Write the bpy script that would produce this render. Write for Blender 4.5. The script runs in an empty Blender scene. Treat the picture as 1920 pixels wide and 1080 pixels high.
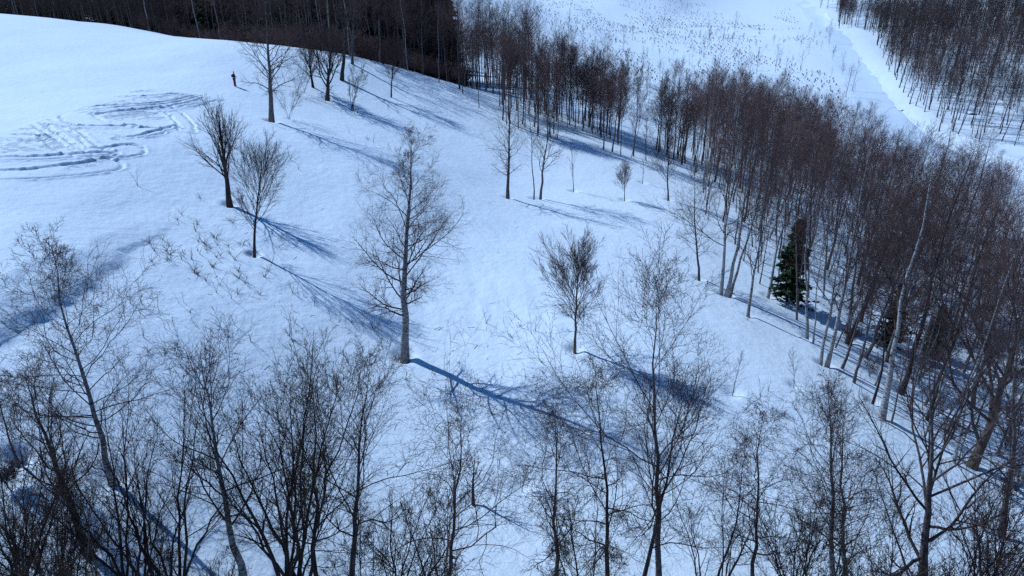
import bpy, math, random
import numpy as np
from mathutils import Vector

# ------------------------------------------------------------------ camera, sky, sun, exposure
SC = bpy.context.scene
COL = SC.collection
FPX = 1297.0                       # focal length in photo pixels (1920 wide)
PITCH = math.radians(24.0)
cam = bpy.data.cameras.new("camera"); cam.sensor_width = 36.0; cam.lens = 36.0 * FPX / 1920.0
cam.clip_start = 0.5; cam.clip_end = 4000
camo = bpy.data.objects.new("camera", cam); COL.objects.link(camo)
camo.location = (0, 0, 0); camo.rotation_euler = (math.pi / 2 - PITCH, 0, 0)
SC.camera = camo

SUN_EL = math.radians(45.0)
SHADOW_AZ = math.radians(-30.0)    # direction in which shadows fall, from +X
w = bpy.data.worlds.new("World"); SC.world = w; w.use_nodes = True
nt = w.node_tree; bg = nt.nodes["Background"]
sky = nt.nodes.new("ShaderNodeTexSky"); sky.sky_type = 'NISHITA'; sky.sun_disc = False
sky.sun_elevation = SUN_EL; sky.sun_rotation = math.radians(-60.0)
sky.air_density = 1.0; sky.dust_density = 0.0; sky.ozone_density = 2.0
nt.links.new(sky.outputs[0], bg.inputs[0]); bg.inputs[1].default_value = 0.06
sun = bpy.data.lights.new("sun", 'SUN'); sun.energy = 4.2; sun.angle = math.radians(0.5); sun.color = (1.0, 0.81, 0.58)
suno = bpy.data.objects.new("sun", sun); COL.objects.link(suno)
ldir = Vector((math.cos(SUN_EL) * math.cos(SHADOW_AZ), math.cos(SUN_EL) * math.sin(SHADOW_AZ), -math.sin(SUN_EL)))
suno.rotation_euler = ldir.to_track_quat('-Z', 'Y').to_euler()
VS = SC.view_settings
SC.display_settings.display_device = 'sRGB'
VS.view_transform = 'Standard'; VS.look = 'None'; VS.gamma = 1.0; VS.exposure = -0.08; VS.use_curve_mapping = False
VS.use_white_balance = True; VS.white_balance_temperature = 3950; VS.white_balance_tint = 3
SC.render.engine = 'CYCLES'
SC.cycles.max_bounces = 5; SC.cycles.diffuse_bounces = 3; SC.cycles.use_denoising = False; SC.cycles.sample_clamp_indirect = 4.0

# ------------------------------------------------------------------ helpers
SP, CP = math.sin(PITCH), math.cos(PITCH)
def ray(u, v):
    a = (540.0 - v) / FPX
    return (u - 960.0) / FPX, CP + a * SP, -SP + a * CP
def wpt(u, v, d):
    r = ray(u, v); return (r[0] * d, r[1] * d, r[2] * d)

_tab = np.random.RandomState(7).rand(256, 256)
def vnoise(x, y):
    xi = np.floor(x).astype(int); yi = np.floor(y).astype(int)
    fx = x - xi; fy = y - yi
    fx = fx * fx * (3 - 2 * fx); fy = fy * fy * (3 - 2 * fy)
    a = _tab[xi & 255, yi & 255]; b = _tab[(xi + 1) & 255, yi & 255]
    c = _tab[xi & 255, (yi + 1) & 255]; d = _tab[(xi + 1) & 255, (yi + 1) & 255]
    return (a * (1 - fx) + b * fx) * (1 - fy) + (c * (1 - fx) + d * fx) * fy - 0.5

def dist_poly(x, y, pts):
    """distance to a polyline, signed side (left negative), and arc parameter"""
    best = np.full(x.shape, 1e9); side = np.zeros(x.shape); par = np.zeros(x.shape); acc = 0
    for (ax, ay), (bx, by) in zip(pts[:-1], pts[1:]):
        dx, dy = bx - ax, by - ay; l2 = dx * dx + dy * dy
        t = np.clip(((x - ax) * dx + (y - ay) * dy) / l2, 0, 1)
        d = np.hypot(x - ax - t * dx, y - ay - t * dy)
        s = (dy * (x - ax) - dx * (y - ay)) / math.sqrt(l2)
        m = d < best
        best = np.where(m, d, best); side = np.where(m, s, side); par = np.where(m, acc + t * math.sqrt(l2), par)
        acc += math.sqrt(l2)
    return best, side, par

# ------------------------------------------------------------------ terrain shape
CTRL = [  # photo pixel, distance along the optical axis
 (0,25,136),(210,45,125),(420,75,108),(640,102,102),
 (0,200,69),(200,200,68),(443,160,84),(0,330,48),(250,270,58),(340,200,71),(430,250,63.5),(120,110,92),
 (150,430,42.5),(0,480,37.5),(0,690,30),(200,570,37),(60,560,35.2),(100,690,31.8),(120,800,29.8),
 (430,382,55),(475,475,47),(507,225,75),(300,470,46),(300,600,39.2),(550,600,41.2),(620,700,39.2),
 (757,665,43.5),(700,350,60),(800,300,73),(850,450,58),(950,560,48),(1078,653,42),(1250,600,46),
 (1402,590,51.5),(1350,550,56),(1312,520,58),(1525,640,50.5),(1655,780,39.8),(1300,450,64),(1255,372,78),(950,368,76),
 (1090,270,95),(998,275,95),(897,200,101),(733,180,98),(662,205,89),(590,165,93),(640,150,98),(760,130,118),(900,170,125),
 (1150,180,150),(1200,240,124),(1300,300,110),
 (1150,100,270),(1000,60,300),(1300,0,430),(1000,0,440),(1400,100,270),(1550,60,300),(1620,180,195),(1750,280,145),
 (1900,330,122),(1900,250,158),(1800,150,205),(1700,50,320),(1900,100,245),(1900,0,330),(1600,320,124),(1800,500,82),(1900,560,72),
 (1750,640,60),(1880,1000,34.5),(1800,850,43),
 (210,895,27.6),(165,1030,25.2),(460,1095,27),(960,1080,30.5),(960,850,36),(1235,1090,30),(1565,1090,31),(1350,800,38),
 (887,940,33.5),(700,850,36),(300,750,33.6),(450,800,34.4),(0,800,27.6)]
CW = [wpt(*c) for c in CTRL]
CW += [(-115,190,-13),(-60,165,-17),(-40,150,-19),(-20,150,-20),(10,170,-23),(-160,150,-8),(-90,60,-10),(-70,40,-13),(-120,100,-8),
       (-50,20,-16),(-25,12,-20),(0,8,-25),(-45,0,-19),(45,5,-27),(0,-40,-32),(60,-40,-34),(-70,-40,-30),(70,30,-28),(100,70,-33),(140,110,-33),
       (200,150,-28),(260,200,-10),(-40,250,-22),(-120,260,-18),(-200,300,-6),(-60,380,0),(100,480,0),(-250,200,-6),(-200,60,-12),
       (300,320,14),(250,480,12),(-200,500,18),(0,620,14),(300,620,24),(-320,620,26),(400,100,-12),(-400,100,-14),(-400,350,4),(450,350,24),
       (400,-150,-40),(-400,-150,-40),(0,-150,-40)]
CW = np.array(CW)
def _k(r2): return 0.5 * r2 * np.log(r2 + 1e-6)
def _fit():
    n = len(CW); X = CW[:, :2] / 100.0
    d2 = ((X[:, None] - X[None]) ** 2).sum(-1)
    A = np.zeros((n + 3, n + 3)); A[:n, :n] = _k(d2) + np.eye(n) * 0.012
    A[:n, n] = 1; A[:n, n + 1:] = X; A[n, :n] = 1; A[n + 1:, :n] = X.T
    b = np.zeros(n + 3); b[:n] = CW[:, 2]
    return X, np.linalg.solve(A, b)
_RX, _RW = _fit()
def base_h(x, y):
    sh = x.shape; x = x.ravel() / 100.0; y = y.ravel() / 100.0
    out = np.empty_like(x)
    for s in range(0, len(x), 40000):
        xs = x[s:s + 40000]; ys = y[s:s + 40000]
        d2 = (xs[:, None] - _RX[None, :, 0]) ** 2 + (ys[:, None] - _RX[None, :, 1]) ** 2
        out[s:s + 40000] = _k(d2) @ _RW[:-3] + _RW[-3] + _RW[-2] * xs + _RW[-1] * ys
    return out.reshape(sh)

def _hit(u, v, hf, far=600):
    d = np.concatenate([np.arange(18, 150, 0.25), np.arange(150, far, 1.0)])
    r = ray(u, v); x, y, z = r[0] * d, r[1] * d, r[2] * d
    g = z - hf(x, y)
    k = np.where((g[:-1] > 0) & (g[1:] <= 0))[0]
    if len(k) == 0: return None
    k = k[0]; t = g[k] / (g[k] - g[k + 1]); dd = d[k] + t * (d[k + 1] - d[k])
    return (r[0] * dd, r[1] * dd)
# the snow bank on the left: a wind-cut step
BANK = [_hit(u, v, base_h) for u, v in [(-160,700),(-60,650),(0,618),(60,580),(120,540),(180,500),(250,455),(330,405),(400,360)]]
BANK = [p for p in BANK if p]
ROAD = [_hit(u, v, base_h) for u, v in [(1508,2),(1560,60),(1600,130),(1650,205),(1730,272),(1830,318),(1920,352)]]
ROAD = [p for p in ROAD if p]
ROAD = [(ROAD[0][0] - 8, ROAD[0][1] + 90)] + ROAD + [(ROAD[-1][0] + 45, ROAD[-1][1] - 10)]
def height(x, y):
    x = np.asarray(x, float); y = np.asarray(y, float)
    h = base_h(x, y)
    far = np.clip(np.hypot(x, y) / 200, 0.35, 3)
    h = h + 0.55 * vnoise(x / 9.0 + 3, y / 9.0 + 8) * far + 0.10 * vnoise(x / 2.7 + 31, y / 3.1) + 0.03 * vnoise(x / 0.9, y / 0.8 + 11)
    h = h + 0.10 * vnoise(x / 0.45 + 0.3 * y / 0.9, y / 3.5 + 4) * np.exp(-((x + 1) / 9) ** 2 - ((y - 44) / 6) ** 2)
    d, s, p = dist_poly(x, y, BANK)
    fade = np.clip(p / 4, 0, 1) * np.clip((22 - p) / 14, 0, 1)
    wob = 0.5 * vnoise(p / 1.7, p * 0 + 3) + 0.25 * vnoise(p / 0.5, p * 0 + 9)
    q = s + wob
    h = h + fade * (0.30 * np.exp(-np.maximum(-q - 1.6, 0) / 2.5) * (q < -1.6) + 0.30 * (q >= -1.6) * (q < 0) - 0.35 * np.clip((q + 1.6) / 1.6, 0, 1) * (q < 0) + (-0.05 - 0.42 * np.clip(q / 0.45, 0, 1) + 0.47 * np.clip((q - 0.75) / 5, 0, 1)) * (q >= 0))
    q2 = s + 2.2 + 0.6 * vnoise(p / 2.5, p * 0 + 17)
    h = h - fade * 0.35 * (np.clip(q2 / 0.5, 0, 1) - np.clip((q2 - 0.5) / 4, 0, 1)) * np.clip((p - 4) / 6, 0, 1) * np.clip((14 - p) / 6, 0, 1)
    d, s, p = dist_poly(x, y, ROAD)
    h = h + np.where(np.abs(s) < 30, 1.6 * np.exp(-((np.abs(d) - 9.5) / 1.6) ** 2) * (s < 0) * (d > 0) - 0.5 * np.exp(-(d / 7) ** 4), 0)
    return h
def gz(x, y): return float(height(np.array([x]), np.array([y]))[0])
def hit(u, v): return _hit(u, v, height)

# ------------------------------------------------------------------ materials
def mat(name, build):
    m = bpy.data.materials.new(name); m.use_nodes = True
    nt = m.node_tree; b = nt.nodes["Principled BSDF"]
    build(nt, b); return m
def N(nt, t, **kw):
    n = nt.nodes.new(t)
    for k, v in kw.items():
        if k in n.inputs: n.inputs[k].default_value = v
        else: setattr(n, k, v)
    return n
def noise_of(nt, scale, detail=4, stretch=None, coord='Object'):
    tc = N(nt, "ShaderNodeTexCoord"); n = N(nt, "ShaderNodeTexNoise", Scale=scale, Detail=detail)
    if stretch:
        mp = N(nt, "ShaderNodeMapping"); mp.inputs['Scale'].default_value = stretch
        nt.links.new(tc.outputs[coord], mp.inputs[0]); nt.links.new(mp.outputs[0], n.inputs['Vector'])
    else: nt.links.new(tc.outputs[coord], n.inputs['Vector'])
    return n
def ramp_of(nt, src, stops):
    r = N(nt, "ShaderNodeValToRGB"); e = r.color_ramp.elements
    while len(e) < len(stops): e.new(0.5)
    for k, (p, c) in enumerate(stops): e[k].position = p; e[k].color = (*c, 1)
    nt.links.new(src, r.inputs[0]); return r
def snow_build(fine, tint=(0.86, 0.87, 0.885)):
    def f(nt, b):
        b.inputs['Roughness'].default_value = 0.7
        b.inputs['Specular IOR Level'].default_value = 0.25
        n = noise_of(nt, 0.35, 6)
        r = ramp_of(nt, n.outputs[0], [(0.3, tuple(c * 0.95 for c in tint)), (0.7, tint)])
        nt.links.new(r.outputs[0], b.inputs['Base Color'])
        n1 = noise_of(nt, 1.6, 8); n2 = noise_of(nt, 9.0, 5)
        b1 = N(nt, "ShaderNodeBump", Strength=0.55, Distance=0.15 * fine); b2 = N(nt, "ShaderNodeBump", Strength=0.5, Distance=0.035 * fine)
        nt.links.new(n1.outputs[0], b1.inputs['Height']); nt.links.new(n2.outputs[0], b2.inputs['Height'])
        nt.links.new(b1.outputs[0], b2.inputs['Normal']); nt.links.new(b2.outputs[0], b.inputs['Normal'])
    return f
SNOW = mat("snow", snow_build(1.0))
CHURN = mat("shaded_churned_snow", snow_build(4.0, (0.66, 0.67, 0.69)))  # churned snow: coarser bump, shade of its roughness painted in as grey
PACK = mat("packed_snow", snow_build(0.5, (0.76, 0.79, 0.84)))
def bark(name, cols, scale=6, stretch=(1, 1, 0.25), bump=0.02, var=0.35):
    def f(nt, b):
        b.inputs['Roughness'].default_value = 0.9; b.inputs['Specular IOR Level'].default_value = 0.15
        n = noise_of(nt, scale, 5, stretch)
        r = ramp_of(nt, n.outputs[0], cols)
        oi = N(nt, "ShaderNodeObjectInfo"); mr = N(nt, "ShaderNodeMapRange")
        mr.inputs[3].default_value = 1 - var; mr.inputs[4].default_value = 1 + var
        nt.links.new(oi.outputs['Random'], mr.inputs[0])
        mx = N(nt, "ShaderNodeVectorMath", operation='SCALE')
        nt.links.new(r.outputs[0], mx.inputs[0]); nt.links.new(mr.outputs[0], mx.inputs['Scale'])
        nt.links.new(mx.outputs[0], b.inputs['Base Color'])
        if bump:
            bp = N(nt, "ShaderNodeBump", Strength=0.6, Distance=bump)
            nt.links.new(n.outputs[0], bp.inputs['Height']); nt.links.new(bp.outputs[0], b.inputs['Normal'])
    return mat(name, f)
M = {}
M['birch'] = bark("birch_bark", [(0.38, (0.05, 0.042, 0.04)), (0.46, (0.26, 0.24, 0.225)), (0.7, (0.42, 0.40, 0.38))], 5, (1, 1, 3.0), 0.01, 0.25)
M['grey'] = bark("grey_bark", [(0.3, (0.045, 0.036, 0.033)), (0.6, (0.15, 0.125, 0.112)), (0.8, (0.24, 0.21, 0.19))], 7, (1, 1, 0.5))
M['dark'] = bark("dark_bark", [(0.3, (0.018, 0.014, 0.014)), (0.7, (0.075, 0.055, 0.048))], 8)
M['tan'] = bark("tan_bark", [(0.3, (0.06, 0.042, 0.03)), (0.7, (0.22, 0.16, 0.115))], 6, (1, 1, 0.4))
M['branch'] = bark("branch_bark", [(0.3, (0.032, 0.023, 0.022)), (0.7, (0.115, 0.085, 0.075))], 5, None, 0)
M['twig'] = bark("twig_bark", [(0.3, (0.030, 0.019, 0.019)), (0.7, (0.085, 0.058, 0.053))], 2, None, 0)
M['redtwig'] = bark("red_twig_bark", [(0.3, (0.056, 0.034, 0.032)), (0.7, (0.150, 0.094, 0.082))], 2, None, 0)
M['budtwig'] = bark("budding_twig_bark", [(0.3, (0.030, 0.022, 0.014)), (0.62, (0.07, 0.052, 0.034)), (0.75, (0.19, 0.15, 0.07))], 9, None, 0)
M['straw'] = bark("dry_stalk", [(0.3, (0.05, 0.036, 0.028)), (0.7, (0.14, 0.105, 0.08))], 5, None, 0)
M['needle'] = bark("spruce_needles", [(0.3, (0.012, 0.022, 0.010)), (0.7, (0.052, 0.074, 0.028))], 4, None, 0)

# ------------------------------------------------------------------ mesh from arrays
def mesh_np(name, verts, faces, mats, smooth=True, mi=None):
    """faces: list of int arrays (n,3) or (n,4)"""
    me = bpy.data.meshes.new(name)
    nv = len(verts); me.vertices.add(nv); me.vertices.foreach_set("co", np.ascontiguousarray(verts, np.float32).ravel())
    faces = [f for f in faces if len(f)]
    nl = sum(f.size for f in faces); nf = sum(len(f) for f in faces)
    me.loops.add(nl); me.polygons.add(nf)
    me.loops.foreach_set("vertex_index", np.concatenate([f.ravel() for f in faces]).astype(np.int32))
    tot = np.concatenate([np.full(len(f), f.shape[1]) for f in faces]); st = np.concatenate([[0], np.cumsum(tot)[:-1]])
    me.polygons.foreach_set("loop_start", st.astype(np.int32))
    if smooth: me.polygons.foreach_set("use_smooth", np.ones(nf, bool))
    for m in (mats if isinstance(mats, (list, tuple)) else [mats]): me.materials.append(m)
    if mi is not None: me.polygons.foreach_set("material_index", np.asarray(mi, np.int32))
    me.update(calc_edges=True)
    return me
def tubes(P, R, S, apex=False, off=0):
    """P (n,k,3), R (n,k): tubes with S sides; returns verts, quads, tris"""
    n, k, _ = P.shape
    T = np.empty_like(P); T[:, 1:-1] = P[:, 2:] - P[:, :-2]; T[:, 0] = P[:, 1] - P[:, 0]; T[:, -1] = P[:, -1] - P[:, -2]
    T /= np.linalg.norm(T, axis=-1, keepdims=True) + 1e-9
    ref = np.where(np.abs(T[:, :1, 2:3]) > 0.75, np.array([1.0, 0.13, 0]), np.array([0, 0.1, 1.0]))
    ref = np.broadcast_to(ref, T.shape)
    A = np.cross(T, ref); A /= np.linalg.norm(A, axis=-1, keepdims=True) + 1e-9
    B = np.cross(T, A)
    an = np.arange(S) * 2 * math.pi / S
    V = P[:, :, None] + R[:, :, None, None] * (A[:, :, None] * np.cos(an)[None, None, :, None] + B[:, :, None] * np.sin(an)[None, None, :, None])
    kk = k - 1 if apex else k
    per = kk * S + (1 if apex else 0)
    vv = V[:, :kk].reshape(n, kk * S, 3)
    if apex: vv = np.concatenate([vv, P[:, -1:]], 1)
    ii = np.arange(n)[:, None, None] * per + off
    r = np.arange(kk - 1)[None, :, None] * S; s = np.arange(S)[None, None]; s2 = (s + 1) % S
    q = np.stack([ii + r + s2, ii + r + s, ii + r + S + s, ii + r + S + s2], -1).reshape(-1, 4)
    t = np.zeros((0, 3), int)
    i1 = np.arange(n)[:, None] * per + off; s1 = np.arange(S)[None]
    if apex: t = np.stack([i1 + (kk - 1) * S + (s1 + 1) % S, i1 + (kk - 1) * S + s1, i1 + kk * S + 0 * s1], -1).reshape(-1, 3)
    return vv.reshape(-1, 3), q, t
def tube_mesh(name, sets, m):
    """sets: list of (P, R, S, apex)"""
    vs, qs, ts, off = [], [], [], 0
    for P, R, S, ap in sets:
        if len(P) == 0: continue
        v, q, t = tubes(P, R, S, ap, off); vs.append(v); qs.append(q); ts.append(t); off += len(v)
    return mesh_np(name, np.concatenate(vs), [np.concatenate(qs), np.concatenate(ts)], m)

def link(name, data, parent=None, loc=None, rz=0, sc=1):
    o = bpy.data.objects.new(name, data); COL.objects.link(o)
    if parent: o.parent = parent
    if loc is not None: o.location = loc
    if rz: o.rotation_euler = (0, 0, rz)
    if sc != 1: o.scale = (sc,) * 3 if not isinstance(sc, tuple) else sc
    return o
def tag(o, label, cat, group=None, kind=None):
    if label: o['label'] = label
    if cat: o['category'] = cat
    if group: o['group'] = group
    if kind: o['kind'] = kind
    return o

# ------------------------------------------------------------------ ground
HITS = {}
def spaced(a, b, step, lo, hi, g=1.045, cap=14):
    c = list(np.arange(a, b + 1e-6, step)); s = step; x = c[-1]
    while x < hi: s = min(s * g, cap); x += s; c.append(x)
    s = step; x = c[0]; pre = []
    while x > lo: s = min(s * g, cap); x -= s; pre.append(x)
    return np.array(pre[::-1] + c)
gx = spaced(-42, 36, 0.30, -620, 620); gy = spaced(20, 80, 0.28, -200, 760)
WELLS = []                                      # (x, y, radius, depth) melted hollows round trunks
TRK = (-42.0, -17.0, 40.0, 80.0)                # finer patch of the ground that carries the ski tracks
def tpx(pts): return [p for p in (hit(u, v) for u, v in pts) if p]
def smooth_line(pts, n=6):
    out = []
    P = [pts[0]] + list(pts) + [pts[-1]]
    for i in range(1, len(P) - 2):
        a, b, c, d = (np.array(P[i + k]) for k in (-1, 0, 1, 2))
        for j in range(n):
            t = j / n
            out.append(tuple(0.5 * (2 * b + (c - a) * t + (2 * a - 5 * b + 4 * c - d) * t * t + (3 * b - a - 3 * c + d) * t ** 3)))
    out.append(tuple(pts[-1])); return out
TRACKS = [  # snow-machine and ski tracks on the hilltop: photo pixels, half width of the ribbon in metres
 ([(-60,178),(60,178),(180,180),(300,172),(390,164),(408,170),(385,183),(300,197),(210,200),(160,206),(142,215),(160,228),(205,240),(248,248),(275,246)], 1.0),
 ([(-60,188),(80,196),(140,203)], 0.7),
 ([(408,176),(370,193),(300,206),(200,214)], 0.6),
 ([(-60,226),(40,234),(90,243),(112,258),(128,274),(160,284),(205,286),(240,281)], 0.9),
 ([(100,238),(132,250),(150,266),(175,280),(190,284)], 0.55),
 ([(-60,332),(40,326),(110,320),(160,315),(200,309)], 0.8),
 ([(408,168),(380,150),(350,140),(345,130),(370,120),(400,115)], 0.5),
 ([(310,203),(330,215),(345,230),(350,245)], 0.5),
 ([(-60,256),(20,255),(80,258)], 0.5),
 ([(-60,170),(60,172),(130,178),(250,181),(330,176)], 0.3),([(190,176),(280,169),(340,164),(400,159)], 0.3),([(150,209),(250,200),(330,193),(400,175)], 0.35),
 ([(175,213),(250,207),(320,200)], 0.28),([(60,230),(92,246),(120,264),(140,276)], 0.3),([(-60,215),(40,218),(110,232),(170,238),(250,236)], 0.3),
 ([(-60,243),(50,243),(95,250)], 0.3),([(-60,300),(60,296),(150,290),(210,288)], 0.3),([(220,260),(260,256),(300,246),(330,238)], 0.28)]
TRACKL = [(smooth_line(tpx(p)), hw) for p, hw in TRACKS]
def track_h(x, y):
    h = np.zeros(x.shape)
    rough = 0.5 + vnoise(x / 0.22 + 5, y / 0.22 + 9) + 0.7 * vnoise(x / 0.5, y / 0.5 + 40)
    for L, hw in TRACKL:
        hw = hw * 1.65
        d, s, p = dist_poly(x, y, L)
        d = d + 0.15 * vnoise(x / 0.8 + 50, y / 0.8)
        rut = np.exp(-((d - hw * 0.8) / 0.15) ** 2)
        berm = np.exp(-((d - hw * 0.8 - 0.3) / 0.15) ** 2)
        h += (-0.13 * rut + 0.075 * berm * (0.3 + 1.1 * rough)) * np.clip(p / 3, 0.3, 1)
    return h
CHURN_SHADE_P = [tpx(p) for p in [[(170,207),(300,207),(390,170),(300,178),(180,196)],[(120,206),(60,200),(0,196),(0,215),(90,222)],  # rough patches between the tracks, their shade painted grey
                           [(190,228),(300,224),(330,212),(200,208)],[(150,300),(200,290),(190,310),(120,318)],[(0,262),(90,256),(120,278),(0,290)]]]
def in_poly(x, y, poly):
    c = np.zeros(np.shape(x), bool); j = len(poly) - 1
    for i in range(len(poly)):
        xi, yi = poly[i]; xj, yj = poly[j]
        if yi != yj: c ^= ((yi > y) != (yj > y)) & (x < (xj - xi) * (y - yi) / (yj - yi) + xi)
        j = i
    return c
def churn_shade_at(x, y):  # mask for the shade painted along the ruts
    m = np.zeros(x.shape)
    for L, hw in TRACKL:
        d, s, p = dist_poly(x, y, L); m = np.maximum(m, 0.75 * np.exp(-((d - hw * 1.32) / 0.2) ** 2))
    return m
def wells_at(x, y):
    h = np.zeros(x.shape)
    for wx, wy, r, dp in WELLS:
        m = (np.abs(x - wx) < 3 * r) & (np.abs(y - wy) < 3 * r)
        if m.any():
            d = np.hypot(x[m] - wx, y[m] - wy)
            h[m] += -dp * np.exp(-(d / r) ** 3) + 0.08 * dp * np.exp(-((d - 1.7 * r) / (0.6 * r)) ** 2)
    return h
def build_ground():
    X, Y = np.meshgrid(gx, gy); Z = height(X, Y) + wells_at(X, Y)
    nx, ny = len(gx), len(gy)
    i = (np.arange(ny - 1)[:, None] * nx + np.arange(nx - 1)[None])
    cx = 0.5 * (gx[1:] + gx[:-1])[None]; cy = 0.5 * (gy[1:] + gy[:-1])[:, None]
    # finer patch borders snapped to the coarse grid
    x0, x1 = gx[np.searchsorted(gx, TRK[0])], gx[np.searchsorted(gx, TRK[1])]
    y0, y1 = gy[np.searchsorted(gy, TRK[2])], gy[np.searchsorted(gy, TRK[3])]
    keep = ~((cx > x0) & (cx < x1) & (cy > y0) & (cy < y1))
    ii = i[keep]
    q = np.stack([ii, ii + 1, ii + nx + 1, ii + nx], -1)
    me = mesh_np("ground", np.stack([X, Y, Z], -1).reshape(-1, 3), [q], SNOW)
    tag(link("ground", me), None, None, None, "structure")
    fx = np.arange(x0, x1 + 0.01, (x1 - x0) / round((x1 - x0) / 0.10)); fy = np.arange(y0, y1 + 0.01, (y1 - y0) / round((y1 - y0) / 0.12))
    X, Y = np.meshgrid(fx, fy)
    edge = np.minimum.reduce([X - x0, x1 - X, Y - y0, y1 - Y])
    Z = height(X, Y) + wells_at(X, Y) + track_h(X, Y) * np.clip(edge / 1.0, 0, 1) + np.where(edge < 0.01, -0.004, 0)
    nx, ny = len(fx), len(fy)
    ii = (np.arange(ny - 1)[:, None] * nx + np.arange(nx - 1)[None])
    q = np.stack([ii, ii + 1, ii + nx + 1, ii + nx], -1).reshape(-1, 4)
    xc = 0.25 * (X[1:, 1:] + X[:-1, 1:] + X[1:, :-1] + X[:-1, :-1]); yc = 0.25 * (Y[1:, 1:] + Y[:-1, 1:] + Y[1:, :-1] + Y[:-1, :-1])
    cm = churn_shade_at(xc, yc)
    for p in CHURN_SHADE_P: cm = np.maximum(cm, in_poly(xc, yc, p) * 0.72)
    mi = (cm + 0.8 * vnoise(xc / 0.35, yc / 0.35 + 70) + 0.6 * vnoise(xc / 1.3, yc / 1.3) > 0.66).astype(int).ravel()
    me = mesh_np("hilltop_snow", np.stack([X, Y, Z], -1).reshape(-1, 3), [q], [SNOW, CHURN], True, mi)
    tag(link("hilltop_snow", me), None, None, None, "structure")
    # the packed snow lane in the valley
    L = np.array(smooth_line(ROAD, 12)); T = np.gradient(L, axis=0); T /= np.linalg.norm(T, axis=1, keepdims=True)
    off = np.linspace(-6.0, 6.0, 13)
    Pn = np.stack([-T[:, 1], T[:, 0]], -1)
    XY = L[:, None] + off[None, :, None] * Pn[:, None]
    Z = height(XY[..., 0], XY[..., 1]) + 0.16 - 0.3 * (np.abs(off) / 6.0)[None] ** 6
    n, k = XY.shape[:2]; ii = (np.arange(n - 1)[:, None] * k + np.arange(k - 1)[None])
    q = np.stack([ii, ii + k, ii + k + 1, ii + 1], -1).reshape(-1, 4)
    me = mesh_np("road", np.concatenate([XY, Z[..., None]], -1).reshape(-1, 3), [q], PACK)
    tag(link("road", me), None, None, None, "structure")

# ------------------------------------------------------------------ tree growth
def interp(P, R, idx, t):
    k = P.shape[1]; f = np.clip(t, 0, 0.9999) * (k - 1); i = f.astype(int); a = (f - i)[:, None]
    p0 = P[idx, i]; p1 = P[idx, i + 1]
    d = p1 - p0; d /= np.linalg.norm(d, axis=1, keepdims=True) + 1e-9
    return p0 + a * (p1 - p0), d, R[idx, i] * (1 - a[:, 0]) + R[idx, i + 1] * a[:, 0]
def grow(P, R, L, rng, n, t=(0.3, 1.0), ang=(60, 35), ln=None, up=0.1, wob=0.15, K=4, rr=0.6, rmin=0.004, var=0.3, drop=0.0):
    """children of each polyline in P; ang, ln go from the child's lowest to the highest seat"""
    Np = len(P); idx = np.repeat(np.arange(Np), n); j = np.tile(np.arange(n), Np)
    if drop: 
        kp = rng.rand(len(idx)) > drop; idx, j = idx[kp], j[kp]
    s = (j + rng.rand(len(idx))) / n; tt = t[0] + (t[1] - t[0]) * s
    p, d, r = interp(P, R, idx, tt)
    az = j * 2.39996 + rng.rand(Np)[idx] * 6.28 + rng.randn(len(idx)) * 0.5
    ref = np.where(np.abs(d[:, 2:3]) > 0.8, np.array([1.0, 0, 0]), np.array([0, 0, 1.0]))
    a = np.cross(d, ref); a /= np.linalg.norm(a, axis=1, keepdims=True); b = np.cross(d, a)
    an = np.radians(ang[0] + (ang[1] - ang[0]) * s + rng.randn(len(idx)) * 9)
    dr = d * np.cos(an)[:, None] + (a * np.cos(az)[:, None] + b * np.sin(az)[:, None]) * np.sin(an)[:, None]
    l = ln(s) * L[idx] * np.clip(1 + var * rng.randn(len(idx)), 0.4, 1.4)
    Q = np.empty((len(idx), K, 3)); Q[:, 0] = p; st = l / (K - 1)
    for i in range(1, K):
        dr = dr + rng.randn(len(idx), 3) * wob; dr[:, 2] += up
        dr /= np.linalg.norm(dr, axis=1, keepdims=True)
        Q[:, i] = Q[:, i - 1] + dr * st[:, None]
    r0 = np.clip(r * rr, rmin, 0.22 * 1.0); r0 = np.minimum(r0, np.maximum(rmin, 0.03 * l + 0.002))
    RR = r0[:, None] * (1 - 0.78 * np.linspace(0, 1, K))[None]; RR = np.maximum(RR, rmin * 0.55)
    return Q, RR, l, idx
def const(v): return lambda s: np.full(s.shape, v)
def lin(a, b): return lambda s: a + (b - a) * s
def bulge(a, m, b, pk=0.35):
    return lambda s: np.where(s < pk, a + (m - a) * np.sin(0.5 * math.pi * s / pk), b + (m - b) * np.cos(0.5 * math.pi * np.clip((s - pk) / (1 - pk), 0, 1)))
def trunk_line(H, lean, rng, r0, K=10, wob=0.018, bend=0.0, tip=0.12, sink=0.5):
    z = np.linspace(0, 1, K); P = np.zeros((1, K, 3))
    wx = np.cumsum(rng.randn(K)) * wob * H * 0.3; wy = np.cumsum(rng.randn(K)) * wob * H * 0.3
    wx -= z * wx[-1] * 0.8; wy -= z * wy[-1] * 0.8; wx -= wx[0] * (1 - z); wy -= wy[0] * (1 - z)
    e = z ** (1 + bend)
    P[0, :, 0] = lean[0] * e + wx; P[0, :, 1] = lean[1] * e + wy; P[0, :, 2] = z * H
    P[0, 0, 2] = -sink
    R = r0 * (1 - (1 - tip) * z ** 0.8)[None]; R[0, 0] *= 1.25
    return P, R
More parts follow.
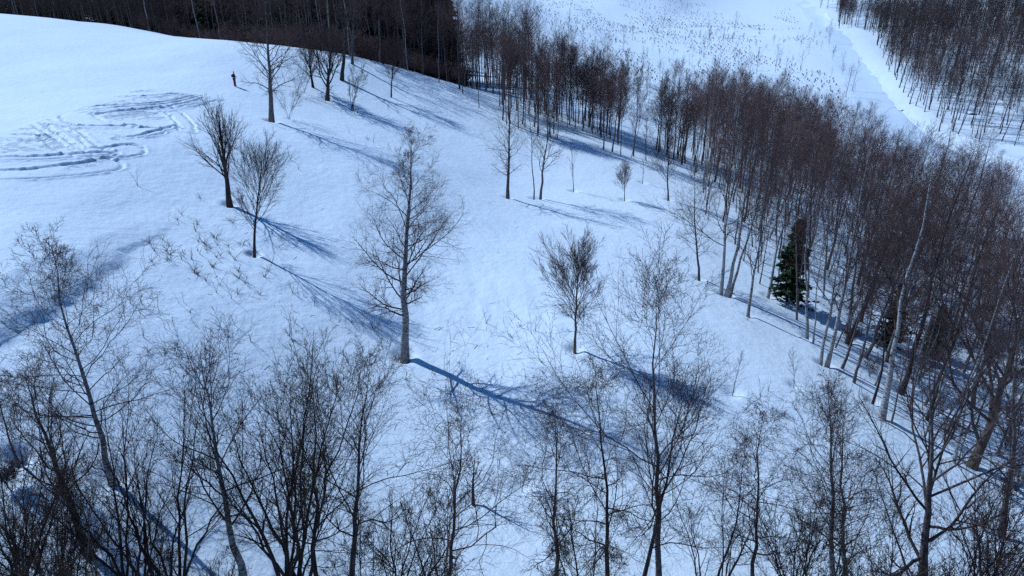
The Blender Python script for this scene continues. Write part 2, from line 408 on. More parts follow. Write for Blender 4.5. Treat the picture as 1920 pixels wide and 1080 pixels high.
# kinds of tree; every level: n, seats along the parent, angle low/high, length profile, up-bend, wobble
def species(kind):
    S = {}
    if kind == 'birch':      # tall single trunk, wavy spreading limbs, fine hanging twigs
        S = dict(r=0.0115, stems=1, L=[
            dict(n=44, t=(0.19, 0.985), ang=(62, 30), ln=bulge(0.18, 0.255, 0.06, 0.3), up=0.06, wob=0.17, K=8, rr=0.30),
            dict(n=11, t=(0.22, 1.0), ang=(52, 35), ln=lin(0.42, 0.24), up=0.05, wob=0.2, K=5, rr=0.55),
            dict(n=6, t=(0.25, 1.0), ang=(48, 30), ln=lin(0.5, 0.38), up=0.04, wob=0.2, K=3, rr=0.6),
            dict(n=3, t=(0.3, 1.0), ang=(45, 25), ln=lin(0.6, 0.45), up=0.03, wob=0.18, K=2, rr=0.75)])
    elif kind == 'broom':    # short bole, many steep limbs: the egg-shaped bushes
        S = dict(r=0.0135, stems=1, L=[
            dict(n=24, t=(0.22, 0.72), ang=(44, 11), ln=bulge(0.36, 0.50, 0.30, 0.4), up=0.075, wob=0.06, K=7, rr=0.36, var=0.18),
            dict(n=8, t=(0.15, 0.95), ang=(30, 22), ln=lin(0.50, 0.24), up=0.045, wob=0.09, K=4, rr=0.6),
            dict(n=7, t=(0.2, 1.0), ang=(28, 20), ln=lin(0.5, 0.35), up=0.05, wob=0.07, K=3, rr=0.65),
            dict(n=2, t=(0.3, 0.9), ang=(35, 25), ln=const(0.45), up=0.04, wob=0.08, K=2, rr=0.75)])
    elif kind == 'loose':    # leafless tree of the foreground, forked, limbs rising
        S = dict(r=0.0115, stems=1, L=[
            dict(n=21, t=(0.26, 0.97), ang=(46, 24), ln=bulge(0.32, 0.36, 0.10, 0.35), up=0.07, wob=0.14, K=8, rr=0.40),
            dict(n=10, t=(0.18, 1.0), ang=(45, 28), ln=lin(0.42, 0.22), up=0.05, wob=0.11, K=5, rr=0.68),
            dict(n=6, t=(0.2, 1.0), ang=(46, 30), ln=lin(0.48, 0.32), up=0.06, wob=0.11, K=3, rr=0.6),
            dict(n=3, t=(0.25, 1.0), ang=(45, 30), ln=const(0.45), up=0.05, wob=0.12, K=2, rr=0.75)])
    elif kind == 'clump':    # many stems out of one root, dense steep twigs
        S = dict(r=0.0092, stems=9, spread=0.29, L=[
            dict(n=10, t=(0.3, 0.96), ang=(34, 20), ln=bulge(0.26, 0.30, 0.10, 0.3), up=0.06, wob=0.09, K=6, rr=0.55),
            dict(n=6, t=(0.18, 1.0), ang=(36, 24), ln=lin(0.42, 0.25), up=0.05, wob=0.13, K=4, rr=0.6),
            dict(n=5, t=(0.2, 1.0), ang=(38, 24), ln=lin(0.48, 0.34), up=0.06, wob=0.09, K=3, rr=0.65),
            dict(n=2, t=(0.3, 1.0), ang=(38, 25), ln=const(0.5), up=0.03, wob=0.1, K=2, rr=0.75)])
    elif kind == 'spread':   # low fork, heavy limbs thrown wide
        S = dict(r=0.016, stems=1, L=[
            dict(n=17, t=(0.12, 0.88), ang=(58, 18), ln=bulge(0.62, 0.60, 0.20, 0.25), up=0.085, wob=0.11, K=9, rr=0.50),
            dict(n=12, t=(0.2, 1.0), ang=(46, 28), ln=lin(0.40, 0.22), up=0.06, wob=0.15, K=5, rr=0.68),
            dict(n=6, t=(0.2, 1.0), ang=(45, 28), ln=lin(0.46, 0.32), up=0.06, wob=0.11, K=3, rr=0.6),
            dict(n=3, t=(0.25, 1.0), ang=(45, 30), ln=const(0.45), up=0.05, wob=0.12, K=2, rr=0.75)])
    elif kind == 'vine':     # thin trunk hung with tangled climbers
        S = dict(r=0.0105, stems=1, L=[
            dict(n=24, t=(0.22, 0.98), ang=(58, 26), ln=bulge(0.24, 0.27, 0.09, 0.4), up=0.06, wob=0.24, K=7, rr=0.45),
            dict(n=9, t=(0.15, 1.0), ang=(60, 35), ln=lin(0.55, 0.30), up=-0.02, wob=0.22, K=6, rr=0.7),
            dict(n=5, t=(0.2, 1.0), ang=(55, 35), ln=lin(0.50, 0.34), up=-0.03, wob=0.20, K=4, rr=0.6),
            dict(n=3, t=(0.25, 1.0), ang=(50, 35), ln=const(0.45), up=-0.03, wob=0.25, K=2, rr=0.75)])
    elif kind == 'pole':     # forest-grown: bare pole below, narrow reddish top
        S = dict(r=0.0072, stems=1, L=[
            dict(n=24, t=(0.46, 0.985), ang=(44, 24), ln=bulge(0.16, 0.22, 0.07, 0.4), up=0.06, wob=0.10, K=5, rr=0.42),
            dict(n=7, t=(0.2, 1.0), ang=(40, 25), ln=lin(0.46, 0.28), up=0.05, wob=0.14, K=3, rr=0.6),
            dict(n=6, t=(0.2, 1.0), ang=(40, 25), ln=lin(0.55, 0.42), up=0.03, wob=0.15, K=2, rr=0.75)])
    elif kind == 'larch':    # straight dark pole, short level side twigs
        S = dict(r=0.0105, stems=1, L=[
            dict(n=60, t=(0.22, 0.99), ang=(86, 60), ln=bulge(0.10, 0.135, 0.02, 0.2), up=0.02, wob=0.05, K=4, rr=0.25),
            dict(n=8, t=(0.2, 1.0), ang=(60, 40), ln=lin(0.36, 0.22), up=-0.01, wob=0.12, K=3, rr=0.6),
            dict(n=3, t=(0.2, 1.0), ang=(45, 30), ln=const(0.5), up=0.0, wob=0.12, K=2, rr=0.75)])
    elif kind == 'sap':      # young thin tree
        S = dict(r=0.0085, stems=1, L=[
            dict(n=13, t=(0.22, 0.97), ang=(40, 22), ln=bulge(0.30, 0.33, 0.10, 0.3), up=0.06, wob=0.08, K=5, rr=0.5),
            dict(n=6, t=(0.2, 1.0), ang=(36, 25), ln=lin(0.44, 0.26), up=0.05, wob=0.10, K=3, rr=0.6),
            dict(n=3, t=(0.2, 1.0), ang=(36, 25), ln=const(0.45), up=0.03, wob=0.12, K=2, rr=0.75)])
    elif kind == 'thicket':  # low many-stemmed brush
        S = dict(r=0.006, stems=12, spread=0.55, L=[
            dict(n=9, t=(0.25, 0.97), ang=(38, 22), ln=bulge(0.30, 0.30, 0.12, 0.3), up=0.05, wob=0.14, K=5, rr=0.6),
            dict(n=6, t=(0.2, 1.0), ang=(40, 25), ln=lin(0.46, 0.28), up=0.03, wob=0.17, K=3, rr=0.65),
            dict(n=3, t=(0.2, 1.0), ang=(40, 25), ln=const(0.5), up=0.02, wob=0.17, K=2, rr=0.75)])
    return S
def make_tree(kind, H, seed, lean=(0, 0), rmin=0.004, dens=1.0, r0=None, bend=0.0, width=1.0, stems=None, mod=None):
    """-> trunk lines, limb levels (lists per limb), twig sets"""
    rng = np.random.RandomState(seed); S = species(kind)
    if mod: mod(S)
    ns = stems or S['stems']; r = r0 or S['r'] * H
    TP, TR, TL = [], [], []
    for k in range(ns):
        if ns == 1: ln, h, rk = lean, H, r
        else:
            a = k * 2.39996 + rng.rand(); sp = S.get('spread', 0.2) * H * (0.25 + 0.75 * math.sqrt((k + 0.5) / ns)) * (0.8 + 0.4 * rng.rand())
            ln = (lean[0] + sp * math.cos(a), lean[1] + sp * math.sin(a)); h = H * (1 - 0.35 * rng.rand() * (k > 0)) ; rk = r * (0.6 + 0.5 * rng.rand())
        P, R = trunk_line(h, ln, rng, rk, 11, 0.02 if ns == 1 else 0.03, bend if ns == 1 else 0.35 * rng.rand(), max(0.05, rmin / rk))
        if ns > 1: P[0, :, :2] += rng.randn(2) * 0.02 * H * np.linspace(1, 0.5, 11)[:, None]
        TP.append(P); TR.append(R); TL.append(h)
    P = np.concatenate(TP); R = np.concatenate(TR); L = np.array(TL)
    lv = []; cur = (P, R, L)
    top = None
    for i, d in enumerate(S['L']):
        d = dict(d); 
        if i == 0:
            f = d['ln']; d['ln'] = (lambda s, f=f: f(s) * width)
        if i > 0: d['n'] = max(2, int(round(d['n'] * dens)))
        Q, QR, l, idx = grow(*cur, rng, rmin=rmin, **d)
        root = idx if i == 0 else top[idx]
        top = np.arange(len(Q)) if i == 0 else root
        lv.append((Q, QR, l, top, idx)); cur = (Q, QR, l)
    return (P, R), lv
SIDES = [5, 4, 3, 3]
def tree_parts(kind, H, seed, mt, mb, mw, split=True, name='tree', **kw):
    """list of (part name, mesh, kind)"""
    (P, R), lv = make_tree(kind, H, seed, **kw)
    out = []
    for i in range(len(P)):
        out.append(('trunk' if len(P) == 1 else 'stem', tube_mesh('trunk', [(P[i:i + 1], R[i:i + 1], 8 if len(P) == 1 else 6, False)], M[mt]), None))
    n2 = 2 if len(lv) >= 4 else 1
    if split:
        for k in range(len(lv[0][0])):
            sets = []
            for i in range(n2):
                m = lv[i][3] == k if i else np.arange(len(lv[0][0])) == k
                sets.append((lv[i][0][m], lv[i][1][m], SIDES[i], False))
            out.append(('branch', tube_mesh('branch', sets, M[mb]), None))
        tw = [(q, r, 3, True) for q, r, *_ in lv[n2:]]
        out.append(('twigs', tube_mesh('twigs', tw, M[mw]), 'stuff'))
    else:
        sets = [(lv[0][0], lv[0][1], 4, False)] + [(q, r, 3, True) for q, r, *_ in lv[1:]]
        out.append(('crown', tube_mesh('crown', sets, M[mw]), 'stuff'))
    return out
COUNT = {}
def plant(name, parts, x, y, label, cat, group=None, rz=0, sc=1, well=None, z=None):
    e = bpy.data.objects.new(name, None); COL.objects.link(e); e.empty_display_size = 0.3
    e.location = (x, y, gz(x, y) if z is None else z); e.rotation_euler = (0, 0, rz); e.scale = (sc, sc, sc) if not isinstance(sc, tuple) else sc
    tag(e, label, cat, group)
    for pn, me, kd in parts:
        o = bpy.data.objects.new(pn, me); COL.objects.link(o); o.parent = e
        if kd: o['kind'] = kd
    if well: WELLS.append((x, y, *well))
    COUNT[name] = COUNT.get(name, 0) + 1
    return e
def top_of(x, y, u, v):
    """height of the point above (x, y) seen at photo row v, and its sideways shift to be seen at column u"""
    r = ray(u, v); d = y / r[1]
    return r[2] * d, r[0] * d - x

def hero(name, kind, base, top, label, cat, seed, mt='grey', mb='branch', mw='twig', group=None, well=(0.5, 0.25), dy=0.0, **kw):
    p = hit(*base)
    z = gz(*p); tz, dx = top_of(p[0], p[1] + dy, *top)
    H = tz - z
    parts = tree_parts(kind, H, seed, mt, mb, mw, True, lean=(dx, dy), **kw)
    return plant(name, parts, p[0], p[1], label, cat, group, well=well, z=z)

# ------------------------------------------------------------------ the trees that stand out, with photo pixels of foot and top
B, T = 'birch_tree', 'bare_tree'
def wide(f): return dict(width=f)
HEROES = [
 # --- open slope and hilltop
 (B,'birch',(757,667),(772,243),"tall pale birch standing alone in the middle of the open snow slope",11,dict(mt='birch',r0=0.27,well=(0.6,0.45),rmin=0.0044,width=1.0,dens=1.2)),
 (T,'broom',(1078,654),(1092,446),"small egg-shaped bare tree with a short bent bole, right of the lone tall birch",12,dict(mt='tan',bend=0.6,well=(0.45,0.35),rmin=0.0068,dens=1.35,width=0.9)),
 (T,'broom',(475,476),(487,258),"round-crowned bare tree on a short dark bole, nearer of two on the left slope",13,dict(mt='dark',mb='dark',mw='twig',well=(0.45,0.3),rmin=0.0072,dens=1.1)),
 (T,'broom',(430,383),(408,196),"dark dense bare tree with thick bole, the farther of the two on the left slope",14,dict(mt='dark',mb='dark',well=(0.5,0.25),rmin=0.007,r0=0.24,dens=0.85)),
 (B,'birch',(508,226),(497,-20),"grey-trunked wide birch beside the standing person",15,dict(mt='grey',r0=0.30,well=(0.7,0.3),rmin=0.007,width=1.5,dens=0.8)),
 ('shrub','thicket',(541,222),(545,160),"low bare shrub at the foot of the birch beside the person",16,dict(well=(0.4,0.1),rmin=0.007,stems=6)),
 ('shrub','thicket',(558,178),(556,120),"small bare shrub between the person's birch and the leaning dark trees",17,dict(well=(0.5,0.2),rmin=0.007,stems=4)),
 ('shrub','thicket',(571,174),(576,128),"thin bare shrub just left of the short dark brush-headed tree",18,dict(rmin=0.007,stems=3)),
 (T,'broom',(587,164),(576,84),"short dark tree with a brush-like head on the brow of the hill",19,dict(mt='dark',mb='dark',rmin=0.009,r0=0.2,width=1.25)),
 (T,'spread',(613,185),(622,84),"dark crooked tree with a curved double bole on the brow of the hill",20,dict(mt='dark',mb='dark',rmin=0.008,r0=0.3,well=(0.7,0.4),width=1.25)),
 (T,'loose',(640,150),(655,-30),"thick dark trunk rising at the corner of the dark wood",21,dict(dens=0.6,mt='dark',rmin=0.007,r0=0.30)),
 (T,'clump',(662,205),(672,118),"V-stemmed dark bush low on the shadowed bank",22,dict(mt='dark',mb='dark',rmin=0.008,stems=5,well=(0.6,0.3))),
 (T,'broom',(733,182),(738,60),"dark tree alone on the shadowed bank right of the V-stemmed bush",23,dict(mt='dark',mb='dark',rmin=0.008,width=0.8,well=(0.5,0.2))),
 (T,'loose',(660,120),(668,-40),"pale tall tree in front of the dark wood behind the V-stemmed bush",24,dict(dens=0.6,mt='grey',rmin=0.007,r0=0.22)),
 (T,'loose',(792,140),(790,-10),"pale slender forked trunk in front of the black conifers",25,dict(dens=0.6,mt='grey',rmin=0.006,r0=0.16)),
 (B,'pole',(899,202),(893,80),"slim pale tree with one low side branch below the dark wood",26,dict(mt='grey',rmin=0.007)),
 # --- middle group
 (B,'birch',(952,370),(958,165),"slightly bent pale birch at the left end of the middle group",27,dict(mt='grey',dens=0.6,r0=0.19,rmin=0.006,well=(0.5,0.2))),
 (B,'pole',(1001,372),(990,180),"straight slender pale tree beside the curved-footed one in the middle group",28,dict(mt='grey',rmin=0.006)),
 (B,'loose',(1013,372),(1035,200),"pale tree with a curved foot in the middle group",29,dict(mt='grey',rmin=0.006,bend=0.5,well=(0.45,0.2),r0=0.15)),
 (T,'sap',(1075,358),(1072,262),"thin young tree in the gap right of the middle group",30,dict(mt='grey',rmin=0.006)),
 (T,'broom',(1171,374),(1172,306),"small fan-shaped bare sapling on the open snow left of the wood",31,dict(rmin=0.006)),
 (T,'sap',(1205,342),(1208,268),"spindly sapling above the small fan-shaped one",32,dict(rmin=0.006)),
 (T,'broom',(1254,374),(1256,232),"bushy bare tree at the near corner of the wood",33,dict(mt='grey',rmin=0.007,width=0.8)),
 # --- edge of the right wood
 (B,'birch',(1312,522),(1304,300),"slender birch with low side branches standing out from the wood's edge",34,dict(mt='grey',rmin=0.005,dens=0.8)),
 (B,'loose',(1352,549),(1392,210),"white-stemmed leaning birch, left one of the pale clump at the wood's edge",35,dict(mt='birch',rmin=0.005,r0=0.16)),
 (B,'pole',(1361,553),(1420,215),"white-stemmed leaning birch, middle one of the pale clump at the wood's edge",36,dict(mt='birch',rmin=0.005,r0=0.17)),
 (B,'pole',(1368,553),(1446,300),"white-stemmed birch leaning farthest right in the pale clump at the wood's edge",37,dict(mt='birch',rmin=0.005,r0=0.13)),
 (B,'loose',(1403,591),(1440,330),"crooked birch standing in front of the spruce on the open snow",38,dict(mt='birch',rmin=0.005,r0=0.13,well=(0.4,0.2))),
 (B,'pole',(1440,555),(1492,260),"pale tree close to the left side of the spruce",39,dict(mt='birch',rmin=0.005,r0=0.14)),
 (B,'pole',(1515,632),(1520,300),"upright white trunk just right of the spruce",40,dict(mt='birch',rmin=0.005,r0=0.13)),
 (B,'loose',(1551,683),(1640,250),"tall white birch leaning right at the edge of the wood below the spruce",41,dict(mt='birch',rmin=0.005,r0=0.16)),
 (B,'loose',(1540,680),(1590,330),"slimmer birch sharing a foot with the tall one below the spruce",42,dict(mt='birch',rmin=0.005,r0=0.12)),
 (B,'loose',(1655,780),(1750,300),"thick-footed birch at the lower corner of the wood",43,dict(mt='birch',rmin=0.0045,r0=0.21,well=(0.5,0.25))),
 (T,'pole',(1637,752),(1700,420),"thin dark tree behind the thick-footed birch at the lower corner of the wood",44,dict(mt='dark',rmin=0.005)),
 ('larch_tree','larch',(1690,735),(1835,250),"dark straight larch towering over the lower part of the wood",45,dict(mt='dark',mb='dark',mw='twig',rmin=0.0055)),
 ('larch_tree','larch',(1590,640),(1725,300),"dark straight larch in the middle of the wood behind the birches",46,dict(mt='dark',mb='dark',mw='twig',rmin=0.0055)),
 (T,'spread',(1822,872),(1965,470),"thick brownish trunk leaning out of the right edge of the picture",47,dict(mt='tan',rmin=0.005,r0=0.28)),
 (T,'loose',(1882,1000),(1930,560),"smooth grey tree at the right edge of the foreground",48,dict(mt='grey',rmin=0.005,r0=0.17)),
 ('sapling','sap',(1490,722),(1488,655),"tiny sapling with a melted hollow at its foot below the spruce",49,dict(rmin=0.005,well=(0.35,0.3))),
 ('sapling','sap',(1374,735),(1392,660),"tiny sapling on the snow right of the forked foreground tree",50,dict(rmin=0.005)),
 # --- foreground row, left to right
 (B,'birch',(208,897),(92,440),"tall grey birch on the left in front of the snow bank",51,dict(mt='birch',r0=0.14,well=(0.6,0.3),width=1.15,rmin=0.0056)),
 (T,'loose',(165,1032),(40,690),"short-boled grey tree in the lower left corner",52,dict(rmin=0.0056,mt='grey',r0=0.17,well=(0.5,0.3))),
 (T,'clump',(262,1125),(185,735),"dark many-stemmed tree left of the lower left white trunk",53,dict(mt='dark',mb='dark',stems=8,rmin=0.0056)),
 (T,'clump',(325,1130),(300,730),"dark upright clump between the left corner and the white-trunked birch",54,dict(mt='dark',mb='dark',stems=7,rmin=0.0056)),
 (B,'loose',(458,1098),(372,640),"white-trunked forked birch in the lower left foreground",55,dict(mt='birch',r0=0.17,rmin=0.0056)),
 (T,'clump',(562,1130),(535,622),"densest dark bushy tree in the left foreground with yellowish buds",56,dict(mt='dark',mb='dark',mw='budtwig',stems=13,rmin=0.0062,dens=1.2)),
 (T,'loose',(598,1135),(585,700),"dark tree crowding the right side of the dense budding tree",57,dict(mt='dark',mb='dark',mw='budtwig',rmin=0.0056)),
 (T,'loose',(662,1110),(695,680),"pale-stemmed tree right of the dense budding tree",58,dict(mt='grey',r0=0.14,rmin=0.0056,dens=1.1)),
 (T,'vine',(835,1120),(870,745),"forked tree with arching limbs in the centre foreground",59,dict(rmin=0.0056,mt='tan',r0=0.11,dens=1.2,mod='fork')),
 (T,'vine',(1045,1110),(1040,742),"thin tree wrapped in a ball of tangled vine",60,dict(rmin=0.0056,mt='grey',r0=0.11)),
 (T,'vine',(1140,1110),(1118,670),"dark vine-hung tree left of the tallest foreground tree",61,dict(rmin=0.0056,mt='dark',r0=0.12,dens=1.25,mw='budtwig')),
 (B,'loose',(1238,1112),(1232,522),"tallest foreground tree with a high wide crown, right of centre",62,dict(mt='grey',dens=1.3,r0=0.16,rmin=0.0056,width=1.05)),
 (T,'loose',(1195,1120),(1290,720),"leaning dark stem crossing behind the tallest foreground tree",63,dict(rmin=0.0056,mt='dark',r0=0.12)),
 (T,'vine',(1412,1115),(1436,762),"thin twiggy tree between the tallest foreground tree and the twin-stemmed birch",64,dict(rmin=0.0056,mt='dark',r0=0.11,dens=1.25)),
 (B,'birch',(1566,1115),(1560,690),"left stem of the pinkish twin birches in the right foreground",65,dict(rmin=0.0056,mt='birch',r0=0.15,dens=0.9)),
 (B,'birch',(1592,1115),(1590,745),"right stem of the pinkish twin birches in the right foreground",66,dict(rmin=0.0056,mt='birch',r0=0.13,dens=0.8)),
 (T,'spread',(1728,1105),(1745,655),"great spreading tree with many heavy limbs in the right foreground",67,dict(mt='grey',mb='branch',r0=0.22,rmin=0.0056)),
 (T,'pole',(1722,1120),(1640,870),"thin crooked stem left of the great spreading tree",68,dict(rmin=0.0056,mt='grey',r0=0.08)),
 (T,'clump',(1330,1150),(1345,850),"low dark clump at the bottom edge right of the tallest foreground tree",69,dict(rmin=0.0056,mt='dark',stems=6)),
 (T,'clump',(745,1160),(770,880),"low bush at the bottom edge between the pale-stemmed and arching trees",71,dict(rmin=0.0056,mt='dark',stems=6,mw='budtwig')),
 (T,'clump',(40,1170),(-20,800),"dark bush filling the lower left corner",72,dict(rmin=0.0056,mt='dark',stems=9)),
 (T,'clump',(130,1180),(60,890),"leaning brush at the bottom edge near the lower left corner",73,dict(rmin=0.0056,mt='dark',stems=8)),
 (T,'clump',(1480,1150),(1500,900),"low bush at the bottom edge left of the twin birches",74,dict(rmin=0.0056,mt='dark',stems=6)),
 (T,'clump',(1850,1160),(1880,880),"low dark brush at the lower right corner",75,dict(rmin=0.0056,mt='dark',stems=7)),
 (T,'loose',(30,860),(-20,690),"small bare tree cut by the left edge above the dark stump",76,dict(rmin=0.0056,mt='grey')),
 ('sapling','sap',(36,850),(40,745),"thin sapling near the left edge behind the corner trees",77,dict(rmin=0.0056,mt='dark')),
 ('sapling','sap',(979,914),(1000,855),"small leaning V-shaped sapling on a snow hump in the centre foreground",78,dict(rmin=0.0056,mt='grey',stems=2)),
 ('shrub','thicket',(10,905),(12,868),"dark ragged low bush half buried in snow at the left edge",80,dict(mt='dark',rmin=0.012,stems=14)),
 (T,'sap',(887,940),(890,850),"short broken stump-like stem behind the arching-limbed tree",79,dict(rmin=0.0056,mt='dark',r0=0.09,well=(0.35,0.25))),
]
def fork(S): S['L'][0]['ln'] = bulge(0.46, 0.42, 0.10, 0.3); S['L'][0]['n'] = 16
MODS = {'fork': fork}
HP = []
for hname, kind, base, top, label, seed, kw in HEROES:
    p = hit(*base); HP.append(p)
    wl = kw.pop('well', None) or ((0.48, 0.28) if 300 < base[1] < 1080 else None)
    if wl: WELLS.append((p[0], p[1], *wl))
build_ground()
for (hname, kind, base, top, label, seed, kw), p in zip(HEROES, HP):
    z = gz(*p); tz, dx = top_of(p[0], p[1], *top)
    mt = kw.pop('mt', 'grey'); mb = kw.pop('mb', 'branch'); mw = kw.pop('mw', 'twig')
    if 'mod' in kw: kw['mod'] = MODS[kw['mod']]
    H = tz - z
    kind_few = kind in ('sap', 'thicket', 'larch') 
    parts = tree_parts(kind, H * 0.97, seed, mt, mb, mw, kind not in ('thicket', 'larch', 'sap'), lean=(dx, 0.0), **kw)
    cat = {'birch_tree': 'birch', 'bare_tree': 'tree', 'shrub': 'shrub', 'sapling': 'sapling', 'larch_tree': 'larch'}[hname]
    plant(hname, parts, p[0], p[1], label, cat, z=z - 0.05)

# ------------------------------------------------------------------ the woods
def scatter(poly, gap, seed, n=None, cond=None):
    rng = np.random.RandomState(seed); P = np.array(poly); lo, hi = P.min(0), P.max(0)
    out = []; cell = {}
    tries = int((hi - lo).prod() / gap ** 2 * 8)
    xs = lo + rng.rand(tries, 2) * (hi - lo); ok = in_poly(xs[:, 0], xs[:, 1], poly)
    for x, y in xs[ok]:
        k = (int(x // gap), int(y // gap)); bad = False
        for i in (-1, 0, 1):
            for j in (-1, 0, 1):
                for (a, b) in cell.get((k[0] + i, k[1] + j), ()):
                    if (a - x) ** 2 + (b - y) ** 2 < gap * gap: bad = True
        if bad or (cond and not cond(x, y)): continue
        cell.setdefault(k, []).append((x, y)); out.append((x, y))
        if n and len(out) >= n: break
    return out
PROTO = {}
def protos(key, kind, n, H, mt, mw, rmin, seed, mb='branch', **kw):
    rng = np.random.RandomState(seed); L = []
    for i in range(n):
        h = H * (0.85 + 0.3 * rng.rand())
        L.append(tree_parts(kind, h, seed * 31 + i, mt, mb, mw, False, lean=(rng.randn() * 0.035 * h, rng.randn() * 0.035 * h), rmin=rmin, **kw))
    PROTO[key] = L
protos('wood', 'pole', 6, 12.0, 'grey', 'redtwig', 0.0075, 101, dens=1.15)
protos('woodb', 'pole', 5, 12.5, 'birch', 'redtwig', 0.0075, 102)
def high(S): S['L'][0]['t'] = (0.46, 0.97)
protos('woodd', 'loose', 4, 10.5, 'grey', 'redtwig', 0.0075, 103, dens=0.75, mod=high)
protos('strip', 'loose', 4, 9.0, 'grey', 'redtwig', 0.009, 104, dens=0.8)
protos('stripp', 'pole', 4, 10.0, 'grey', 'twig', 0.009, 105)
protos('young', 'sap', 5, 6.5, 'grey', 'twig', 0.010, 106)
protos('far', 'loose', 4, 11.0, 'dark', 'twig', 0.013, 107, dens=0.6)
protos('farp', 'pole', 4, 12.0, 'grey', 'twig', 0.013, 108, dens=0.7)
protos('brush', 'thicket', 4, 3.4, 'dark', 'redtwig', 0.012, 109)
protos('tiny', 'sap', 4, 2.6, 'dark', 'twig', 0.012, 110)
protos('tuft', 'thicket', 4, 1.1, 'straw', 'straw', 0.014, 114, stems=7, mod=lambda S: S.update(spread=0.3, r=0.016))
protos('larch', 'larch', 2, 15.0, 'dark', 'twig', 0.009, 111)

def spruce_mesh(H, seed, ring=26, dens=1.0):
    rng = np.random.RandomState(seed); vs, fs, off = [], [], 0
    n = int(ring * 16 * dens); s = rng.rand(n) ** 0.8; az = rng.rand(n) * 6.283
    z = 0.05 * H + s * 0.93 * H; lump = 1 + 0.35 * np.sin(2 * az + 9 * s + seed) * np.sin(17 * s + seed)
    L = (0.23 * H * (1 - s) ** 0.85 + 0.02 * H) * (0.45 + 0.75 * rng.rand(n)) * lump
    K = 7
    f = np.linspace(0.12, 1, K)[None]; rad = L[:, None] * f
    dx, dy = np.cos(az)[:, None], np.sin(az)[:, None]
    pz = z[:, None] - 0.35 * rad * (1 - 0.55 * f) + 0.0 * f
    C = np.stack([dx * rad, dy * rad, pz], -1)                       # points on drooping boughs
    C = C.reshape(-1, 3); A = np.repeat(az, K)
    m = 5
    C = np.repeat(C, m, 0); A = np.repeat(A, m) + rng.randn(len(C)) * 0.9
    l = (0.30 + 0.25 * rng.rand(len(C))) * H / 9.0; wd = 0.32 * l
    d = np.stack([np.cos(A), np.sin(A), -0.35 + 0.35 * rng.randn(len(C))], -1); d /= np.linalg.norm(d, axis=1, keepdims=True)
    sd = np.cross(d, rng.randn(len(C), 3) * 0.6 + np.array([0, 0, 1])); sd /= np.linalg.norm(sd, axis=1, keepdims=True)
    C = C + rng.randn(len(C), 3) * 0.06 * H / 9
    V = np.stack([C - d * l[:, None] * 0.3, C + sd * wd[:, None], C + d * l[:, None] * 0.7, C - sd * wd[:, None]], 1).reshape(-1, 3)
    q = np.arange(len(V)).reshape(-1, 4)
    return mesh_np("crown", V, [q], M['needle'], False)
def spruce_parts(H, seed, dens=1.0):
    rng = np.random.RandomState(seed)
    P, R = trunk_line(H, (0, 0), rng, 0.016 * H, 6, 0.003)
    return [('trunk', tube_mesh('trunk', [(P, R, 7, False)], M['dark']), None), ('crown', spruce_mesh(H, seed, dens=dens), 'stuff')]
PROTO['spruce'] = [spruce_parts(9.5, 5, 0.62), spruce_parts(9.5, 6, 0.5)]
PROTO['spruces'] = [spruce_parts(16, 7, 0.8), spruce_parts(16, 8, 0.8)]

RNG = random.Random(5)
def seen_at(x, y, z):
    d = y * CP - z * SP
    return 960 + FPX * x / d, 540 - FPX * (y * SP + z * CP) / d
LOOK = {'wood': 'grey-stemmed', 'woodb': 'white-barked', 'woodd': 'dark wide-branched', 'strip': 'grey branching', 'stripp': 'grey straight-stemmed', 'young': 'thin whippy',
        'far': 'dark wide-crowned', 'farp': 'greyish narrow', 'brush': 'reddish', 'tiny': 'dark', 'spruces': 'black-green', 'larch': 'dark straight'}
def clones(name, keys, pts, noun, zones, cat, group, s0=0.8, s1=1.2, tilt=0.035, lean=0.0):
    """copies of the kinds in keys; zones: [(limit of the photo column, words)]; label = size + look + noun + place"""
    for (x, y) in pts:
        key = RNG.choice(keys); parts = RNG.choice(PROTO[key])
        f = RNG.random(); s = s0 + (s1 - s0) * f
        z = gz(x, y); u, v = seen_at(x, y, z)
        size = 'short' if f < 0.33 else ('tall' if f > 0.67 else 'middling')
        place = next((wd for lim, wd in zones if u < lim), zones[-1][1])
        e = plant(name, parts, x, y, f"{size} {LOOK[key]} {noun} {place}", cat, group, RNG.random() * 6.283, (s, s, s * (0.9 + 0.2 * RNG.random())), z=z)
        e.rotation_euler = (RNG.gauss(0, tilt), RNG.gauss(lean, tilt), RNG.random() * 6.283)

def joined(parts):
    """one mesh of a whole small tree, for the mass of trees"""
    V, F, mi, mats, off = [], {3: [], 4: []}, {3: [], 4: []}, [], 0
    for pn, me, kd in parts:
        n = len(me.vertices); co = np.empty(n * 3, np.float32); me.vertices.foreach_get("co", co); V.append(co.reshape(-1, 3))
        nf = len(me.polygons); tot = np.empty(nf, np.int32); me.polygons.foreach_get("loop_total", tot)
        vi = np.empty(len(me.loops), np.int32); me.loops.foreach_get("vertex_index", vi); st = np.concatenate([[0], np.cumsum(tot)[:-1]])
        mats.append(me.materials[0])
        for k in (3, 4):
            sel = np.where(tot == k)[0]
            if len(sel): F[k].append(vi[st[sel][:, None] + np.arange(k)[None]] + off); mi[k].append(np.full(len(sel), len(mats) - 1))
        off += n
    faces = [np.concatenate(F[k]) for k in (4, 3) if F[k]]; m = np.concatenate([np.concatenate(mi[k]) for k in (4, 3) if F[k]])
    return mesh_np("tree", np.concatenate(V), faces, mats, True, m)
LIB = {}
